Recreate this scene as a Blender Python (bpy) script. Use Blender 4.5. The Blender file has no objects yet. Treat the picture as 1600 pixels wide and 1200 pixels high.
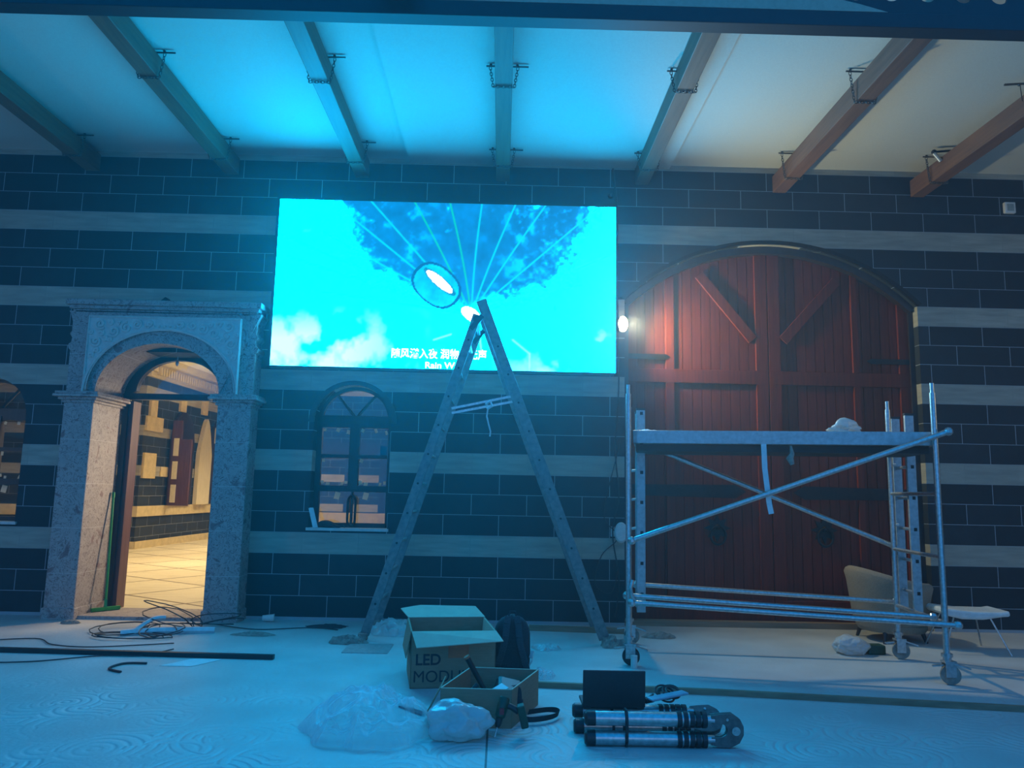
import bpy, math, random
import numpy as np
from math import sin, cos, pi, radians, floor
from mathutils import Vector, Matrix, Euler, noise
random.seed(7)
S = bpy.context.scene
COL = S.collection

# ------------------------------------------------------------------ helpers
class MB:
    def __init__(s):
        s.v = []; s.f = []; s.m = []; s.cur = 0
    def add(s, vs, fs, M=None):
        n = len(s.v)
        for p in vs:
            p = Vector(p)
            if M is not None: p = M @ p
            s.v.append(p)
        for f in fs:
            s.f.append([n + i for i in f]); s.m.append(s.cur)
        return s
    def box(s, x0, x1, y0, y1, z0, z1, M=None):
        vs = [(x, y, z) for z in (z0, z1) for y in (y0, y1) for x in (x0, x1)]
        return s.add(vs, [(0,2,3,1),(4,5,7,6),(0,1,5,4),(2,6,7,3),(0,4,6,2),(1,3,7,5)], M)
    def bar(s, a, b, w, h, up=(0,0,1), M=None):
        a = Vector(a); b = Vector(b); d = (b - a); L = d.length; d.normalize()
        u = Vector(up); sd = d.cross(u)
        if sd.length < 1e-5: sd = d.cross(Vector((1,0,0)))
        sd.normalize(); u = sd.cross(d)
        Q = Matrix.Identity(4)
        for i in range(3): Q[i][0] = sd[i]; Q[i][1] = d[i]; Q[i][2] = u[i]; Q[i][3] = a[i]
        if M is not None: Q = M @ Q
        return s.box(-w/2, w/2, 0, L, -h/2, h/2, Q)
    def path(s, pts, r, seg=8, closed=False, M=None, caps=True):
        pts = [Vector(p) for p in pts]; n = len(pts); rings = []
        up = Vector((0,0,1)); prev = None; vs = []; fs = []
        for i, p in enumerate(pts):
            if closed: t = pts[(i+1) % n] - pts[i-1]
            elif i == 0: t = pts[1] - pts[0]
            elif i == n-1: t = pts[-1] - pts[-2]
            else: t = pts[i+1] - pts[i-1]
            if t.length < 1e-9: t = Vector((0,0,1))
            t.normalize()
            if prev is None:
                a = t.cross(up)
                if a.length < 1e-3: a = t.cross(Vector((1,0,0)))
            else:
                a = prev - t * prev.dot(t)
                if a.length < 1e-4: a = t.cross(up)
            a.normalize(); prev = a; b = t.cross(a)
            rr = r[i] if isinstance(r, (list, tuple)) else r
            for k in range(seg):
                q = 2*pi*k/seg
                vs.append(p + a*(cos(q)*rr) + b*(sin(q)*rr))
        m = n if closed else n-1
        for i in range(m):
            j = (i+1) % n
            for k in range(seg):
                l = (k+1) % seg
                fs.append((i*seg+k, i*seg+l, j*seg+l, j*seg+k))
        if not closed and caps:
            fs.append(tuple(range(seg))[::-1]); fs.append(tuple((n-1)*seg+k for k in range(seg)))
        return s.add(vs, fs, M)
    def tube(s, a, b, r, seg=12, M=None, r2=None):
        return s.path([a, b], [r, r if r2 is None else r2], seg, M=M)
    def lathe(s, prof, o=(0,0,0), seg=24, M=None):
        vs = []; fs = []; n = len(prof)
        for k in range(seg):
            q = 2*pi*k/seg
            for r, z in prof: vs.append((o[0]+r*cos(q), o[1]+r*sin(q), o[2]+z))
        for k in range(seg):
            l = (k+1) % seg
            for i in range(n-1): fs.append((k*n+i, l*n+i, l*n+i+1, k*n+i+1))
        fs.append(tuple(k*n for k in range(seg))[::-1]); fs.append(tuple(k*n+n-1 for k in range(seg)))
        return s.add(vs, fs, M)
    def prism(s, poly, y0, y1, M=None):      # poly in (x,z), extruded along y; poly convex or simple ngon
        n = len(poly)
        vs = [(x, y0, z) for x, z in poly] + [(x, y1, z) for x, z in poly]
        fs = [tuple(range(n)), tuple(range(2*n-1, n-1, -1))]
        for i in range(n):
            j = (i+1) % n; fs.append((i, i+n, j+n, j))
        return s.add(vs, fs, M)
    def strip(s, A, B, y0, y1):               # solid between two outlines A and B (same length) in xz
        n = len(A)
        vs = [(x,y0,z) for x,z in A]+[(x,y0,z) for x,z in B]+[(x,y1,z) for x,z in A]+[(x,y1,z) for x,z in B]
        fs = []
        for i in range(n-1):
            fs += [(i,i+1,n+i+1,n+i),(2*n+i,3*n+i,3*n+i+1,2*n+i+1),(i,2*n+i,2*n+i+1,i+1),(n+i,n+i+1,3*n+i+1,3*n+i)]
        fs += [(0,n,3*n,2*n),(n-1,3*n-1,4*n-1,2*n-1)]
        return s.add(vs, fs)
    def ball(s, c, r, seg=12, sc=(1,1,1), M=None):
        vs = []; fs = []; m = seg//2
        for i in range(1, m):
            for k in range(seg):
                t = pi*i/m; q = 2*pi*k/seg
                vs.append((c[0]+r*sc[0]*sin(t)*cos(q), c[1]+r*sc[1]*sin(t)*sin(q), c[2]+r*sc[2]*cos(t)))
        a = len(vs); vs.append((c[0],c[1],c[2]+r*sc[2])); vs.append((c[0],c[1],c[2]-r*sc[2]))
        for i in range(m-2):
            for k in range(seg):
                l=(k+1)%seg; fs.append((i*seg+k,(i+1)*seg+k,(i+1)*seg+l,i*seg+l))
        for k in range(seg):
            l=(k+1)%seg; fs.append((a,k,l)); fs.append((a+1,(m-2)*seg+l,(m-2)*seg+k))
        return s.add(vs, fs, M)
    def build(s, name, mat, parent=None, base=None, smooth=False, bevel=0, world=True):
        off = Vector((0,0,0))
        if world:
            p = parent
            while p is not None: off += p.location; p = p.parent
            if parent is None and base is not None: off = Vector(base)
        me = bpy.data.meshes.new(name)
        me.from_pydata([tuple(v-off) for v in s.v], [], s.f)
        mats = mat if isinstance(mat, (list, tuple)) else [mat]
        for m in mats: me.materials.append(m)
        if len(mats) > 1:
            me.polygons.foreach_set('material_index', s.m)
        me.validate(); me.update()
        import bmesh
        bm = bmesh.new(); bm.from_mesh(me); bmesh.ops.recalc_face_normals(bm, faces=bm.faces)
        bm.to_mesh(me); bm.free()
        if smooth:
            me.polygons.foreach_set('use_smooth', [True]*len(me.polygons))
            try: me.set_sharp_from_angle(angle=radians(40))
            except Exception: pass
        o = bpy.data.objects.new(name, me); COL.objects.link(o)
        if parent is not None: o.parent = parent
        elif base is not None: o.location = base
        if bevel:
            b = o.modifiers.new('bevel', 'BEVEL'); b.width = bevel; b.segments = 2; b.limit_method = 'ANGLE'
        return o

def tag(o, label=None, cat=None, group=None, kind=None):
    if label: o['label'] = label
    if cat: o['category'] = cat
    if group: o['group'] = group
    if kind: o['kind'] = kind
    return o
def thing(name, loc, label, cat, group=None, rz=0):
    o = bpy.data.objects.new(name, None); o.empty_display_size = .1; COL.objects.link(o)
    o.location = loc; o.rotation_euler = (0, 0, rz)
    return tag(o, label, cat, group)
def copy_tree(o, parent=None):
    c = o.copy(); COL.objects.link(c)
    if parent is not None: c.parent = parent
    for ch in [x for x in list(COL.objects) if x.parent == o]: copy_tree(ch, c)
    return c
def text_mesh(name, body, size, mat, parent, loc, rot, extrude=.0005, offset=0.0, sx=1):
    cu = bpy.data.curves.new(name, 'FONT'); cu.body = body; cu.size = size; cu.extrude = extrude; cu.offset = offset
    cu.align_x = 'CENTER'
    t = bpy.data.objects.new(name, cu); COL.objects.link(t)
    dg = bpy.context.evaluated_depsgraph_get()
    me = bpy.data.meshes.new_from_object(t.evaluated_get(dg))
    bpy.data.objects.remove(t)
    o = bpy.data.objects.new(name, me); COL.objects.link(o)
    me.materials.clear(); me.materials.append(mat)
    o.parent = parent; o.location = loc; o.rotation_euler = rot; o.scale = (sx, 1, 1)
    return o

# ------------------------------------------------------------------ materials
def newmat(name):
    m = bpy.data.materials.new(name); m.use_nodes = True
    nt = m.node_tree; b = nt.nodes['Principled BSDF']; return m, nt, b
def N(nt, t, **k):
    n = nt.nodes.new(t)
    for a, v in k.items():
        if a.startswith('i_'): n.inputs[int(a[2:])].default_value = v
        else: setattr(n, a, v)
    return n
def math_(nt, op, a, b=None, c=None):
    n = nt.nodes.new('ShaderNodeMath'); n.operation = op
    for i, x in enumerate((a, b, c)):
        if x is None: continue
        if isinstance(x, (int, float)): n.inputs[i].default_value = x
        else: nt.links.new(x, n.inputs[i])
    return n.outputs[0]
def mixc(nt, fac, a, b):
    n = nt.nodes.new('ShaderNodeMix'); n.data_type = 'RGBA'
    for i, x in ((0, fac), (6, a), (7, b)):
        if isinstance(x, (int, float)): n.inputs[i].default_value = x
        elif isinstance(x, tuple): n.inputs[i].default_value = (*x, 1) if len(x) == 3 else x
        else: nt.links.new(x, n.inputs[i])
    return n.outputs[2]
def bump(nt, b, h, strength=.3, dist=.01):
    n = nt.nodes.new('ShaderNodeBump'); n.inputs['Strength'].default_value = strength; n.inputs['Distance'].default_value = dist
    nt.links.new(h, n.inputs['Height']); nt.links.new(n.outputs[0], b.inputs['Normal'])
def simple(name, c1, c2=None, rough=.6, metal=0, scale=20, bs=.15, stretch=None, detail=4):
    m, nt, b = newmat(name); c2 = c2 or tuple(x*.7 for x in c1)
    tc = N(nt, 'ShaderNodeTexCoord'); mp = N(nt, 'ShaderNodeMapping')
    if stretch: mp.inputs['Scale'].default_value = stretch
    nt.links.new(tc.outputs['Object'], mp.inputs[0])
    nz = N(nt, 'ShaderNodeTexNoise'); nz.inputs['Scale'].default_value = scale; nz.inputs['Detail'].default_value = detail
    nt.links.new(mp.outputs[0], nz.inputs['Vector'])
    r = N(nt, 'ShaderNodeMapRange'); r.inputs[1].default_value = .3; r.inputs[2].default_value = .7
    nt.links.new(nz.outputs[0], r.inputs[0])
    nt.links.new(mixc(nt, r.outputs[0], c1, c2), b.inputs['Base Color'])
    b.inputs['Roughness'].default_value = rough; b.inputs['Metallic'].default_value = metal
    if bs: bump(nt, b, nz.outputs[0], bs, .005)
    return m
def emit(name, c, s):
    m, nt, b = newmat(name)
    b.inputs['Base Color'].default_value = (0,0,0,1)
    b.inputs['Emission Color'].default_value = (*c, 1); b.inputs['Emission Strength'].default_value = s
    return m

CW, CH, Z0 = .6135, .225, .03
def wall_mat():
    m, nt, b = newmat('striped_stone_tiles')
    tc = N(nt, 'ShaderNodeTexCoord'); sp = N(nt, 'ShaderNodeSeparateXYZ'); nt.links.new(tc.outputs['Object'], sp.inputs[0])
    x, y, z = sp.outputs
    u = math_(nt, 'ADD', x, math_(nt, 'SUBTRACT', y, 8.6))
    zr = math_(nt, 'DIVIDE', math_(nt, 'SUBTRACT', z, Z0), CH)
    row = math_(nt, 'MAXIMUM', math_(nt, 'FLOOR', zr), 0)
    fz = math_(nt, 'SUBTRACT', zr, row)
    even = math_(nt, 'SUBTRACT', 1, math_(nt, 'FLOORED_MODULO', row, 2))
    ur = math_(nt, 'DIVIDE', math_(nt, 'SUBTRACT', math_(nt, 'SUBTRACT', u, .2945), math_(nt, 'MULTIPLY', even, CW/2)), CW)
    col = math_(nt, 'FLOOR', ur); fu = math_(nt, 'FRACT', ur)
    jv = math_(nt, 'LESS_THAN', math_(nt, 'ABSOLUTE', math_(nt, 'SUBTRACT', fu, .5)), .5-.0055)
    jh = math_(nt, 'LESS_THAN', math_(nt, 'ABSOLUTE', math_(nt, 'SUBTRACT', fz, .5)), .5-.013)
    tile = math_(nt, 'MULTIPLY', jv, jh)
    band = math_(nt, 'COMPARE', math_(nt, 'FLOORED_MODULO', row, 4), 3, .1)
    cb = N(nt, 'ShaderNodeCombineXYZ'); nt.links.new(col, cb.inputs[0]); nt.links.new(row, cb.inputs[1])
    wn = N(nt, 'ShaderNodeTexWhiteNoise'); nt.links.new(cb.outputs[0], wn.inputs[0])
    nz = N(nt, 'ShaderNodeTexNoise'); nz.inputs['Scale'].default_value = 3; nz.inputs['Detail'].default_value = 6
    mp = N(nt, 'ShaderNodeMapping'); mp.inputs['Scale'].default_value = (1, 1, 7); nt.links.new(tc.outputs['Object'], mp.inputs[0]); nt.links.new(mp.outputs[0], nz.inputs['Vector'])
    n2 = N(nt, 'ShaderNodeTexNoise'); n2.inputs['Scale'].default_value = 9; n2.inputs['Detail'].default_value = 5; nt.links.new(tc.outputs['Object'], n2.inputs['Vector'])
    dark = mixc(nt, math_(nt, 'MULTIPLY', wn.outputs[0], n2.outputs[0]), (.016,.022,.028), (.040,.048,.054))
    r = N(nt, 'ShaderNodeMapRange'); r.inputs[1].default_value = .3; r.inputs[2].default_value = .72; nt.links.new(nz.outputs[0], r.inputs[0])
    light = mixc(nt, r.outputs[0], (.30,.275,.215), (.45,.415,.32))
    light = mixc(nt, math_(nt, 'MULTIPLY', wn.outputs[0], .35), light, (.27,.25,.20))
    dk = mixc(nt, tile, (.34,.36,.36), dark)
    lt = mixc(nt, tile, (.32,.30,.24), light)
    nt.links.new(mixc(nt, band, dk, lt), b.inputs['Base Color'])
    b.inputs['Roughness'].default_value = .68; b.inputs['Specular IOR Level'].default_value = .3
    h = math_(nt, 'ADD', math_(nt, 'MULTIPLY', tile, 1.0), math_(nt, 'MULTIPLY', n2.outputs[0], .25))
    bump(nt, b, h, .35, .006)
    return m
WALL = wall_mat()

def floor_mat():
    m, nt, b = newmat('troweled_concrete')
    tc = N(nt, 'ShaderNodeTexCoord'); P = tc.outputs['Object']
    sp = N(nt, 'ShaderNodeSeparateXYZ'); nt.links.new(P, sp.inputs[0])
    n1 = N(nt, 'ShaderNodeTexNoise'); n1.inputs['Scale'].default_value = 1.6; n1.inputs['Detail'].default_value = 7; nt.links.new(P, n1.inputs['Vector'])
    n2 = N(nt, 'ShaderNodeTexNoise'); n2.inputs['Scale'].default_value = 40; n2.inputs['Detail'].default_value = 4; nt.links.new(P, n2.inputs['Vector'])
    r = N(nt, 'ShaderNodeMapRange'); r.inputs[1].default_value = .35; r.inputs[2].default_value = .68; nt.links.new(n1.outputs[0], r.inputs[0])
    c = mixc(nt, r.outputs[0], (.48,.46,.42), (.62,.60,.55))
    c = mixc(nt, math_(nt, 'MULTIPLY', n2.outputs[0], .35), c, (.40,.38,.35))
    # slab joint near the camera
    jn = math_(nt, 'MULTIPLY', math_(nt, 'LESS_THAN', math_(nt, 'ABSOLUTE', math_(nt, 'ADD', sp.outputs[0], .045)), .006), math_(nt, 'LESS_THAN', sp.outputs[1], 5.4))
    c = mixc(nt, jn, c, (.12,.11,.1))
    nt.links.new(c, b.inputs['Base Color'])
    b.inputs['Roughness'].default_value = .55
    # overlapping fan-shaped trowel swirls in front of the batten
    ns = N(nt, 'ShaderNodeTexNoise'); ns.inputs['Scale'].default_value = 2.5; nt.links.new(P, ns.inputs['Vector'])
    h = None
    for k, (sc, off) in enumerate(((2.3, (0,0,0)), (1.9, (3.3, 1.7, 0)))):
        mp = N(nt, 'ShaderNodeMapping'); mp.inputs['Location'].default_value = off; nt.links.new(P, mp.inputs[0])
        vo = N(nt, 'ShaderNodeTexVoronoi'); vo.voronoi_dimensions = '2D'; vo.inputs['Scale'].default_value = sc; vo.inputs['Randomness'].default_value = .8
        nt.links.new(mp.outputs[0], vo.inputs['Vector'])
        d = vo.outputs['Distance']
        w = math_(nt, 'POWER', math_(nt, 'ABSOLUTE', math_(nt, 'SINE', math_(nt, 'MULTIPLY', d, 24))), 5)
        w = math_(nt, 'MULTIPLY', w, math_(nt, 'GREATER_THAN', ns.outputs[0], .5) if k else math_(nt, 'LESS_THAN', ns.outputs[0], .5))
        h = w if h is None else math_(nt, 'ADD', h, w)
    edge = N(nt, 'ShaderNodeMapRange'); edge.inputs[1].default_value = 6.1; edge.inputs[2].default_value = 5.4; nt.links.new(sp.outputs[1], edge.inputs[0])
    msk = N(nt, 'ShaderNodeMapRange'); msk.inputs[1].default_value = .42; msk.inputs[2].default_value = .6; nt.links.new(n1.outputs[0], msk.inputs[0])
    h = math_(nt, 'MULTIPLY', math_(nt, 'MULTIPLY', h, edge.outputs[0]), msk.outputs[0])
    hh = math_(nt, 'ADD', math_(nt, 'MULTIPLY', h, -.9), math_(nt, 'MULTIPLY', n2.outputs[0], .35))
    hh = math_(nt, 'SUBTRACT', hh, jn)
    bump(nt, b, hh, .75, .011)
    return m
FLOOR = floor_mat()

def marble_mat():
    m, nt, b = newmat('veined_marble')
    tc = N(nt, 'ShaderNodeTexCoord'); P = tc.outputs['Object']
    sp = N(nt, 'ShaderNodeSeparateXYZ'); nt.links.new(P, sp.inputs[0])
    n1 = N(nt, 'ShaderNodeTexNoise'); n1.inputs['Scale'].default_value = 5; n1.inputs['Detail'].default_value = 8; n1.inputs['Distortion'].default_value = 1.2; nt.links.new(P, n1.inputs['Vector'])
    n2 = N(nt, 'ShaderNodeTexNoise'); n2.inputs['Scale'].default_value = 14; n2.inputs['Detail'].default_value = 6; n2.inputs['Distortion'].default_value = 2; nt.links.new(P, n2.inputs['Vector'])
    n3 = N(nt, 'ShaderNodeTexNoise'); n3.inputs['Scale'].default_value = 2.2; n3.inputs['Detail'].default_value = 3; nt.links.new(P, n3.inputs['Vector'])
    c = mixc(nt, n1.outputs[0], (.27,.225,.20), (.46,.40,.36))
    v = math_(nt, 'LESS_THAN', math_(nt, 'ABSOLUTE', math_(nt, 'SUBTRACT', n2.outputs[0], .47)), .019)
    c = mixc(nt, math_(nt, 'MULTIPLY', v, .85), c, (.09,.06,.055))
    r = N(nt, 'ShaderNodeMapRange'); r.inputs[1].default_value = .60; r.inputs[2].default_value = .66; nt.links.new(n1.outputs[0], r.inputs[0])
    c = mixc(nt, math_(nt, 'MULTIPLY', r.outputs[0], .8), c, (.15,.075,.07))
    zz = math_(nt, 'FRACT', math_(nt, 'DIVIDE', sp.outputs[2], .47))
    j = math_(nt, 'LESS_THAN', zz, .013)
    c = mixc(nt, math_(nt, 'MULTIPLY', j, .6), c, (.55,.52,.47))
    nt.links.new(c, b.inputs['Base Color']); b.inputs['Roughness'].default_value = .55
    bump(nt, b, n2.outputs[0], .25, .006)
    return m
MARBLE = marble_mat()
CARVE = simple('carved_limestone', (.60,.60,.54), (.50,.50,.45), .7, scale=25, bs=.2)
CEIL = simple('painted_plaster', (.58,.57,.49), (.54,.52,.45), .75, scale=60, bs=.08)
def wood(name, c1, c2, rough=.5, st=(12,12,.8), scale=3, bs=.35):
    return simple(name, c1, c2, rough, 0, scale, bs, st, 6)
BEAM = wood('beam_timber', (.20,.095,.055), (.12,.06,.038), .55, (8,.6,8))
DOORW = wood('red_brown_door_wood', (.185,.024,.008), (.115,.014,.006), .65, (14,14,.9))
DOORW.node_tree.nodes['Principled BSDF'].inputs['Specular IOR Level'].default_value = .2
DARKW = wood('dark_stained_wood', (.035,.022,.022), (.02,.014,.014), .45)
FRAMEP = wood('plum_door_frame', (.13,.055,.05), (.07,.03,.03), .4)
RAWW = wood('raw_timber', (.34,.22,.13), (.22,.14,.08), .7, (.8,12,12))
IRON = simple('black_iron', (.02,.02,.022), (.035,.03,.03), .5, .8, 30, .2)
STEEL = simple('galvanised_steel', (.62,.62,.60), (.42,.42,.40), .32, .85, 45, .12)
ALU = simple('dusty_aluminium', (.50,.50,.48), (.36,.35,.33), .45, .6, 30, .15)
LADD = simple('worn_ladder_paint', (.13,.15,.15), (.26,.25,.22), .55, .3, 22, .2)
CHAIN = simple('dark_chain_steel', (.10,.10,.10), (.18,.16,.13), .4, .9, 60, .1)
BLUEB = simple('dark_painted_steel', (.009,.011,.013), (.006,.007,.009), .6, .0, 18, .15)
BROWNP = simple('dusty_brown_board', (.52,.36,.25), (.45,.31,.21), .8, 0, 30, .15)
HOLE = simple('black_hole_paint', (.01,.01,.01), (.015,.015,.015), .8)
BLACK = simple('matte_black_plastic', (.013,.014,.016), (.02,.02,.022), .45, 0, 60, .1)
BLACKF = simple('black_nylon', (.018,.018,.022), (.035,.035,.04), .8, 0, 120, .4)
CARD = simple('brown_cardboard', (.36,.22,.13), (.30,.18,.105), .8, 0, 12, .1, (1,1,6))
CARDL = simple('pale_cardboard_liner', (.58,.46,.32), (.50,.40,.28), .8, 0, 14, .1)
INK = simple('black_print_ink', (.02,.02,.03), (.03,.03,.04), .7)
REDP = simple('orange_label_paper', (.62,.16,.06), (.5,.12,.05), .7)
FABR = simple('tan_upholstery', (.30,.22,.15), (.22,.165,.11), .9, 0, 90, .5)
WHITEP = simple('white_plastic', (.72,.70,.64), (.6,.58,.52), .4, 0, 25, .05)
PAPER = simple('white_paper', (.75,.75,.72), (.65,.65,.62), .8)
RAG = simple('dusty_rag_cloth', (.34,.30,.24), (.2,.17,.14), .95, 0, 30, .5)
GREEN = simple('green_plastic', (.03,.32,.05), (.02,.22,.04), .4)
DGREEN = simple('dark_green_plastic', (.015,.06,.03), (.01,.04,.02), .4)
REDPL = simple('red_plastic', (.4,.02,.03), (.3,.02,.02), .4)
WIRE = simple('dark_cable_rubber', (.02,.025,.028), (.03,.03,.032), .5)
WIREW = simple('pale_cable_sleeve', (.65,.66,.66), (.5,.5,.5), .5)
CUPM = simple('paper_cup', (.70,.66,.58), (.62,.58,.5), .6)
CREAM = simple('cream_plaster', (.74,.68,.52), (.68,.62,.47), .7)
YELST = simple('yellow_limestone', (.66,.53,.28), (.52,.42,.22), .7, 0, 8, .2)
CURT = simple('cream_curtain', (.70,.62,.44), (.58,.50,.34), .85, 0, 6, .3, (10,10,.5))
def tile_floor():
    m, nt, b = newmat('cream_floor_tiles')
    tc = N(nt, 'ShaderNodeTexCoord'); mp = N(nt, 'ShaderNodeMapping'); mp.inputs['Rotation'].default_value = (0,0,radians(33))
    nt.links.new(tc.outputs['Object'], mp.inputs[0])
    br = N(nt, 'ShaderNodeTexBrick'); br.offset = 0; br.inputs['Scale'].default_value = 1; br.inputs['Mortar Size'].default_value = .022
    br.inputs['Brick Width'].default_value = 1.2; br.inputs['Row Height'].default_value = 1.2
    br.inputs['Color1'].default_value = (.58,.50,.33,1); br.inputs['Color2'].default_value = (.64,.56,.38,1); br.inputs['Mortar'].default_value = (.12,.08,.05,1)
    nt.links.new(mp.outputs[0], br.inputs['Vector'])
    nz = N(nt, 'ShaderNodeTexNoise'); nz.inputs['Scale'].default_value = 3; nz.inputs['Detail'].default_value = 5
    m2 = N(nt, 'ShaderNodeMapping'); m2.inputs['Scale'].default_value = (.5,5,1); nt.links.new(tc.outputs['Object'], m2.inputs[0]); nt.links.new(m2.outputs[0], nz.inputs['Vector'])
    r = N(nt, 'ShaderNodeMapRange'); r.inputs[1].default_value = .55; r.inputs[2].default_value = .65; nt.links.new(nz.outputs[0], r.inputs[0])
    nt.links.new(mixc(nt, math_(nt, 'MULTIPLY', r.outputs[0], .5), br.outputs[0], (.36,.28,.16)), b.inputs['Base Color'])
    b.inputs['Roughness'].default_value = .4
    return m
TILEF = tile_floor()
def glass_mat():
    m, nt, b = newmat('window_glass')
    tr = N(nt, 'ShaderNodeBsdfTransparent'); tr.inputs[0].default_value = (.86,.86,.86,1)
    gl = N(nt, 'ShaderNodeBsdfGlossy'); gl.inputs['Roughness'].default_value = .03
    mx = N(nt, 'ShaderNodeMixShader'); mx.inputs[0].default_value = .08
    nt.links.new(tr.outputs[0], mx.inputs[1]); nt.links.new(gl.outputs[0], mx.inputs[2])
    nt.links.new(mx.outputs[0], nt.nodes['Material Output'].inputs[0]); return m
GLASS = glass_mat()
def film_mat(name, tfac, col=(.85,.87,.88)):
    m, nt, b = newmat(name)
    tr = N(nt, 'ShaderNodeBsdfTransparent')
    b.inputs['Base Color'].default_value = (*col, 1); b.inputs['Roughness'].default_value = .18
    b.inputs['Specular IOR Level'].default_value = .9
    tl = N(nt, 'ShaderNodeBsdfTranslucent'); tl.inputs[0].default_value = (*col, 1)
    m1 = N(nt, 'ShaderNodeMixShader'); m1.inputs[0].default_value = .35
    nt.links.new(b.outputs[0], m1.inputs[1]); nt.links.new(tl.outputs[0], m1.inputs[2])
    lw = N(nt, 'ShaderNodeLayerWeight'); lw.inputs[0].default_value = .35
    r = N(nt, 'ShaderNodeMapRange'); r.inputs[3].default_value = 1-tfac; r.inputs[4].default_value = 1
    nt.links.new(lw.outputs['Facing'], r.inputs[0])
    m2 = N(nt, 'ShaderNodeMixShader'); nt.links.new(r.outputs[0], m2.inputs[0])
    tc = N(nt, 'ShaderNodeTexCoord'); nz = N(nt, 'ShaderNodeTexNoise'); nz.inputs['Scale'].default_value = 16; nz.inputs['Detail'].default_value = 3; nz.inputs['Distortion'].default_value = 1.5
    nt.links.new(tc.outputs['Object'], nz.inputs['Vector'])
    rg = math_(nt, 'ABSOLUTE', math_(nt, 'SUBTRACT', nz.outputs[0], .5)); bump(nt, b, rg, .9 if tfac > .5 else .25, .03)
    nt.links.new(tr.outputs[0], m2.inputs[1]); nt.links.new(m1.outputs[0], m2.inputs[2])
    nt.links.new(m2.outputs[0], nt.nodes['Material Output'].inputs[0]); return m
FILM = film_mat('clear_plastic_film', .86)
BAGM = film_mat('white_plastic_bag_film', .12, (.72,.70,.66))
def backlit(name, col):
    m, nt, b = newmat(name); b.inputs['Base Color'].default_value = (*col, 1); b.inputs['Roughness'].default_value = .8
    tl = N(nt, 'ShaderNodeBsdfTranslucent'); tl.inputs[0].default_value = (*col, 1)
    m1 = N(nt, 'ShaderNodeMixShader'); m1.inputs[0].default_value = .6
    nt.links.new(b.outputs[0], m1.inputs[1]); nt.links.new(tl.outputs[0], m1.inputs[2])
    nt.links.new(m1.outputs[0], nt.nodes['Material Output'].inputs[0]); return m
TAPE = backlit('masking_tape', (.85,.78,.58))

# ------------------------------------------------------------------ setting
def arch_pts(cx, a, b, zs, n=28):
    return [(cx - a*cos(pi*i/n), zs + b*sin(pi*i/n)) for i in range(n+1)]
def seg_pts(cx, hw, zs, rise, n=32):     # segmental arch
    R = (hw*hw + rise*rise)/(2*rise); c = zs + rise - R; t = math.asin(hw/R)
    return [(cx + R*sin(-t + 2*t*i/n), c + R*cos(-t + 2*t*i/n)) for i in range(n+1)]
ZT = 5.6
wb = MB()
x = -12.0
openings = [(-7.0+.86, -5.30, .955, arch_pts(-5.72, .42, .42, 2.15)),     # left window
            (-4.62, -2.90, 0, [(-4.62,2.9),(-4.0,2.9),(-3.5,2.9),(-2.90,2.9)]),   # portal
            (-2.10, -1.24, .955, arch_pts(-1.67, .43, .42, 2.15)),
            (1.38, 4.77, 0, seg_pts(3.075, 1.695, 3.63, .70))]
for (xa, xb, sill, arc) in openings:
    wb.box(x, xa, 8.6, 9.0, 0, ZT)
    if sill > 0: wb.box(xa, xb, 8.6, 9.0, 0, sill)
    wb.strip(arc, [(p[0], ZT) for p in arc], 8.6, 9.0)
    x = xb
wb.box(x, 10, 8.6, 9.0, 0, ZT)
tag(wb.build('wall_back', WALL), kind='structure')
fl = MB(); fl.box(-12, 10, -4, 8.98, -.1, 0); tag(fl.build('floor', FLOOR), kind='structure')
c = MB(); c.box(-12, -1.15, 5.42, 8.6, 5.27, 5.37); c.box(1.91, 10, 5.42, 8.6, 5.27, 5.37); c.box(-1.15, 1.91, 5.42, 8.6, 5.225, 5.37)

tag(c.build('ceiling', CEIL), kind='structure')
w = MB(); w.box(-12.2, -12, -4, 9, 0, 6); tag(w.build('wall_left', WALL), kind='structure')
w = MB(); w.box(10, 10.2, -4, 9, 0, 6); tag(w.build('wall_right', WALL), kind='structure')

# inner room seen through doorway and windows
f = MB(); f.box(-16, 8, 8.98, 26, -.1, .0); tag(f.build('floor_inner_room', TILEF), kind='structure')
f = MB(); f.box(-16, 8, 9.0, 26, 4.28, 4.4); tag(f.build('ceiling_inner_room', CREAM), kind='structure')
f = MB(); f.box(-16, -8.02, 17.3, 17.5, 0, 4.6); tag(f.build('wall_inner_front', WALL), kind='structure')
f = MB()
DX = .35/5.5    # slight outward turn of the receding wall
f.add([(-8.02,17.3,0),(-7.62,26,0),(-8.22,26,0),(-8.22,17.45,0),(-8.02,17.3,4.6),(-7.62,26,4.6),(-8.22,26,4.6),(-8.22,17.45,4.6)],
      [(0,1,2,3),(4,5,6,7),(0,1,5,4),(1,2,6,5),(2,3,7,6),(3,0,4,7)])
tag(f.build('wall_inner_left', WALL), kind='structure')
f = MB(); f.box(-8, 8, 24, 24.2, 0, 4.6); tag(f.build('wall_inner_back', WALL), kind='structure')
f = MB(); f.box(3.5, 3.7, 9, 24, 0, 4.6); tag(f.build('wall_inner_right', WALL), kind='structure')
f = MB(); f.box(-16.2, -16, 9, 18, 0, 4.6); tag(f.build('wall_inner_far_left', WALL), kind='structure')
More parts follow.
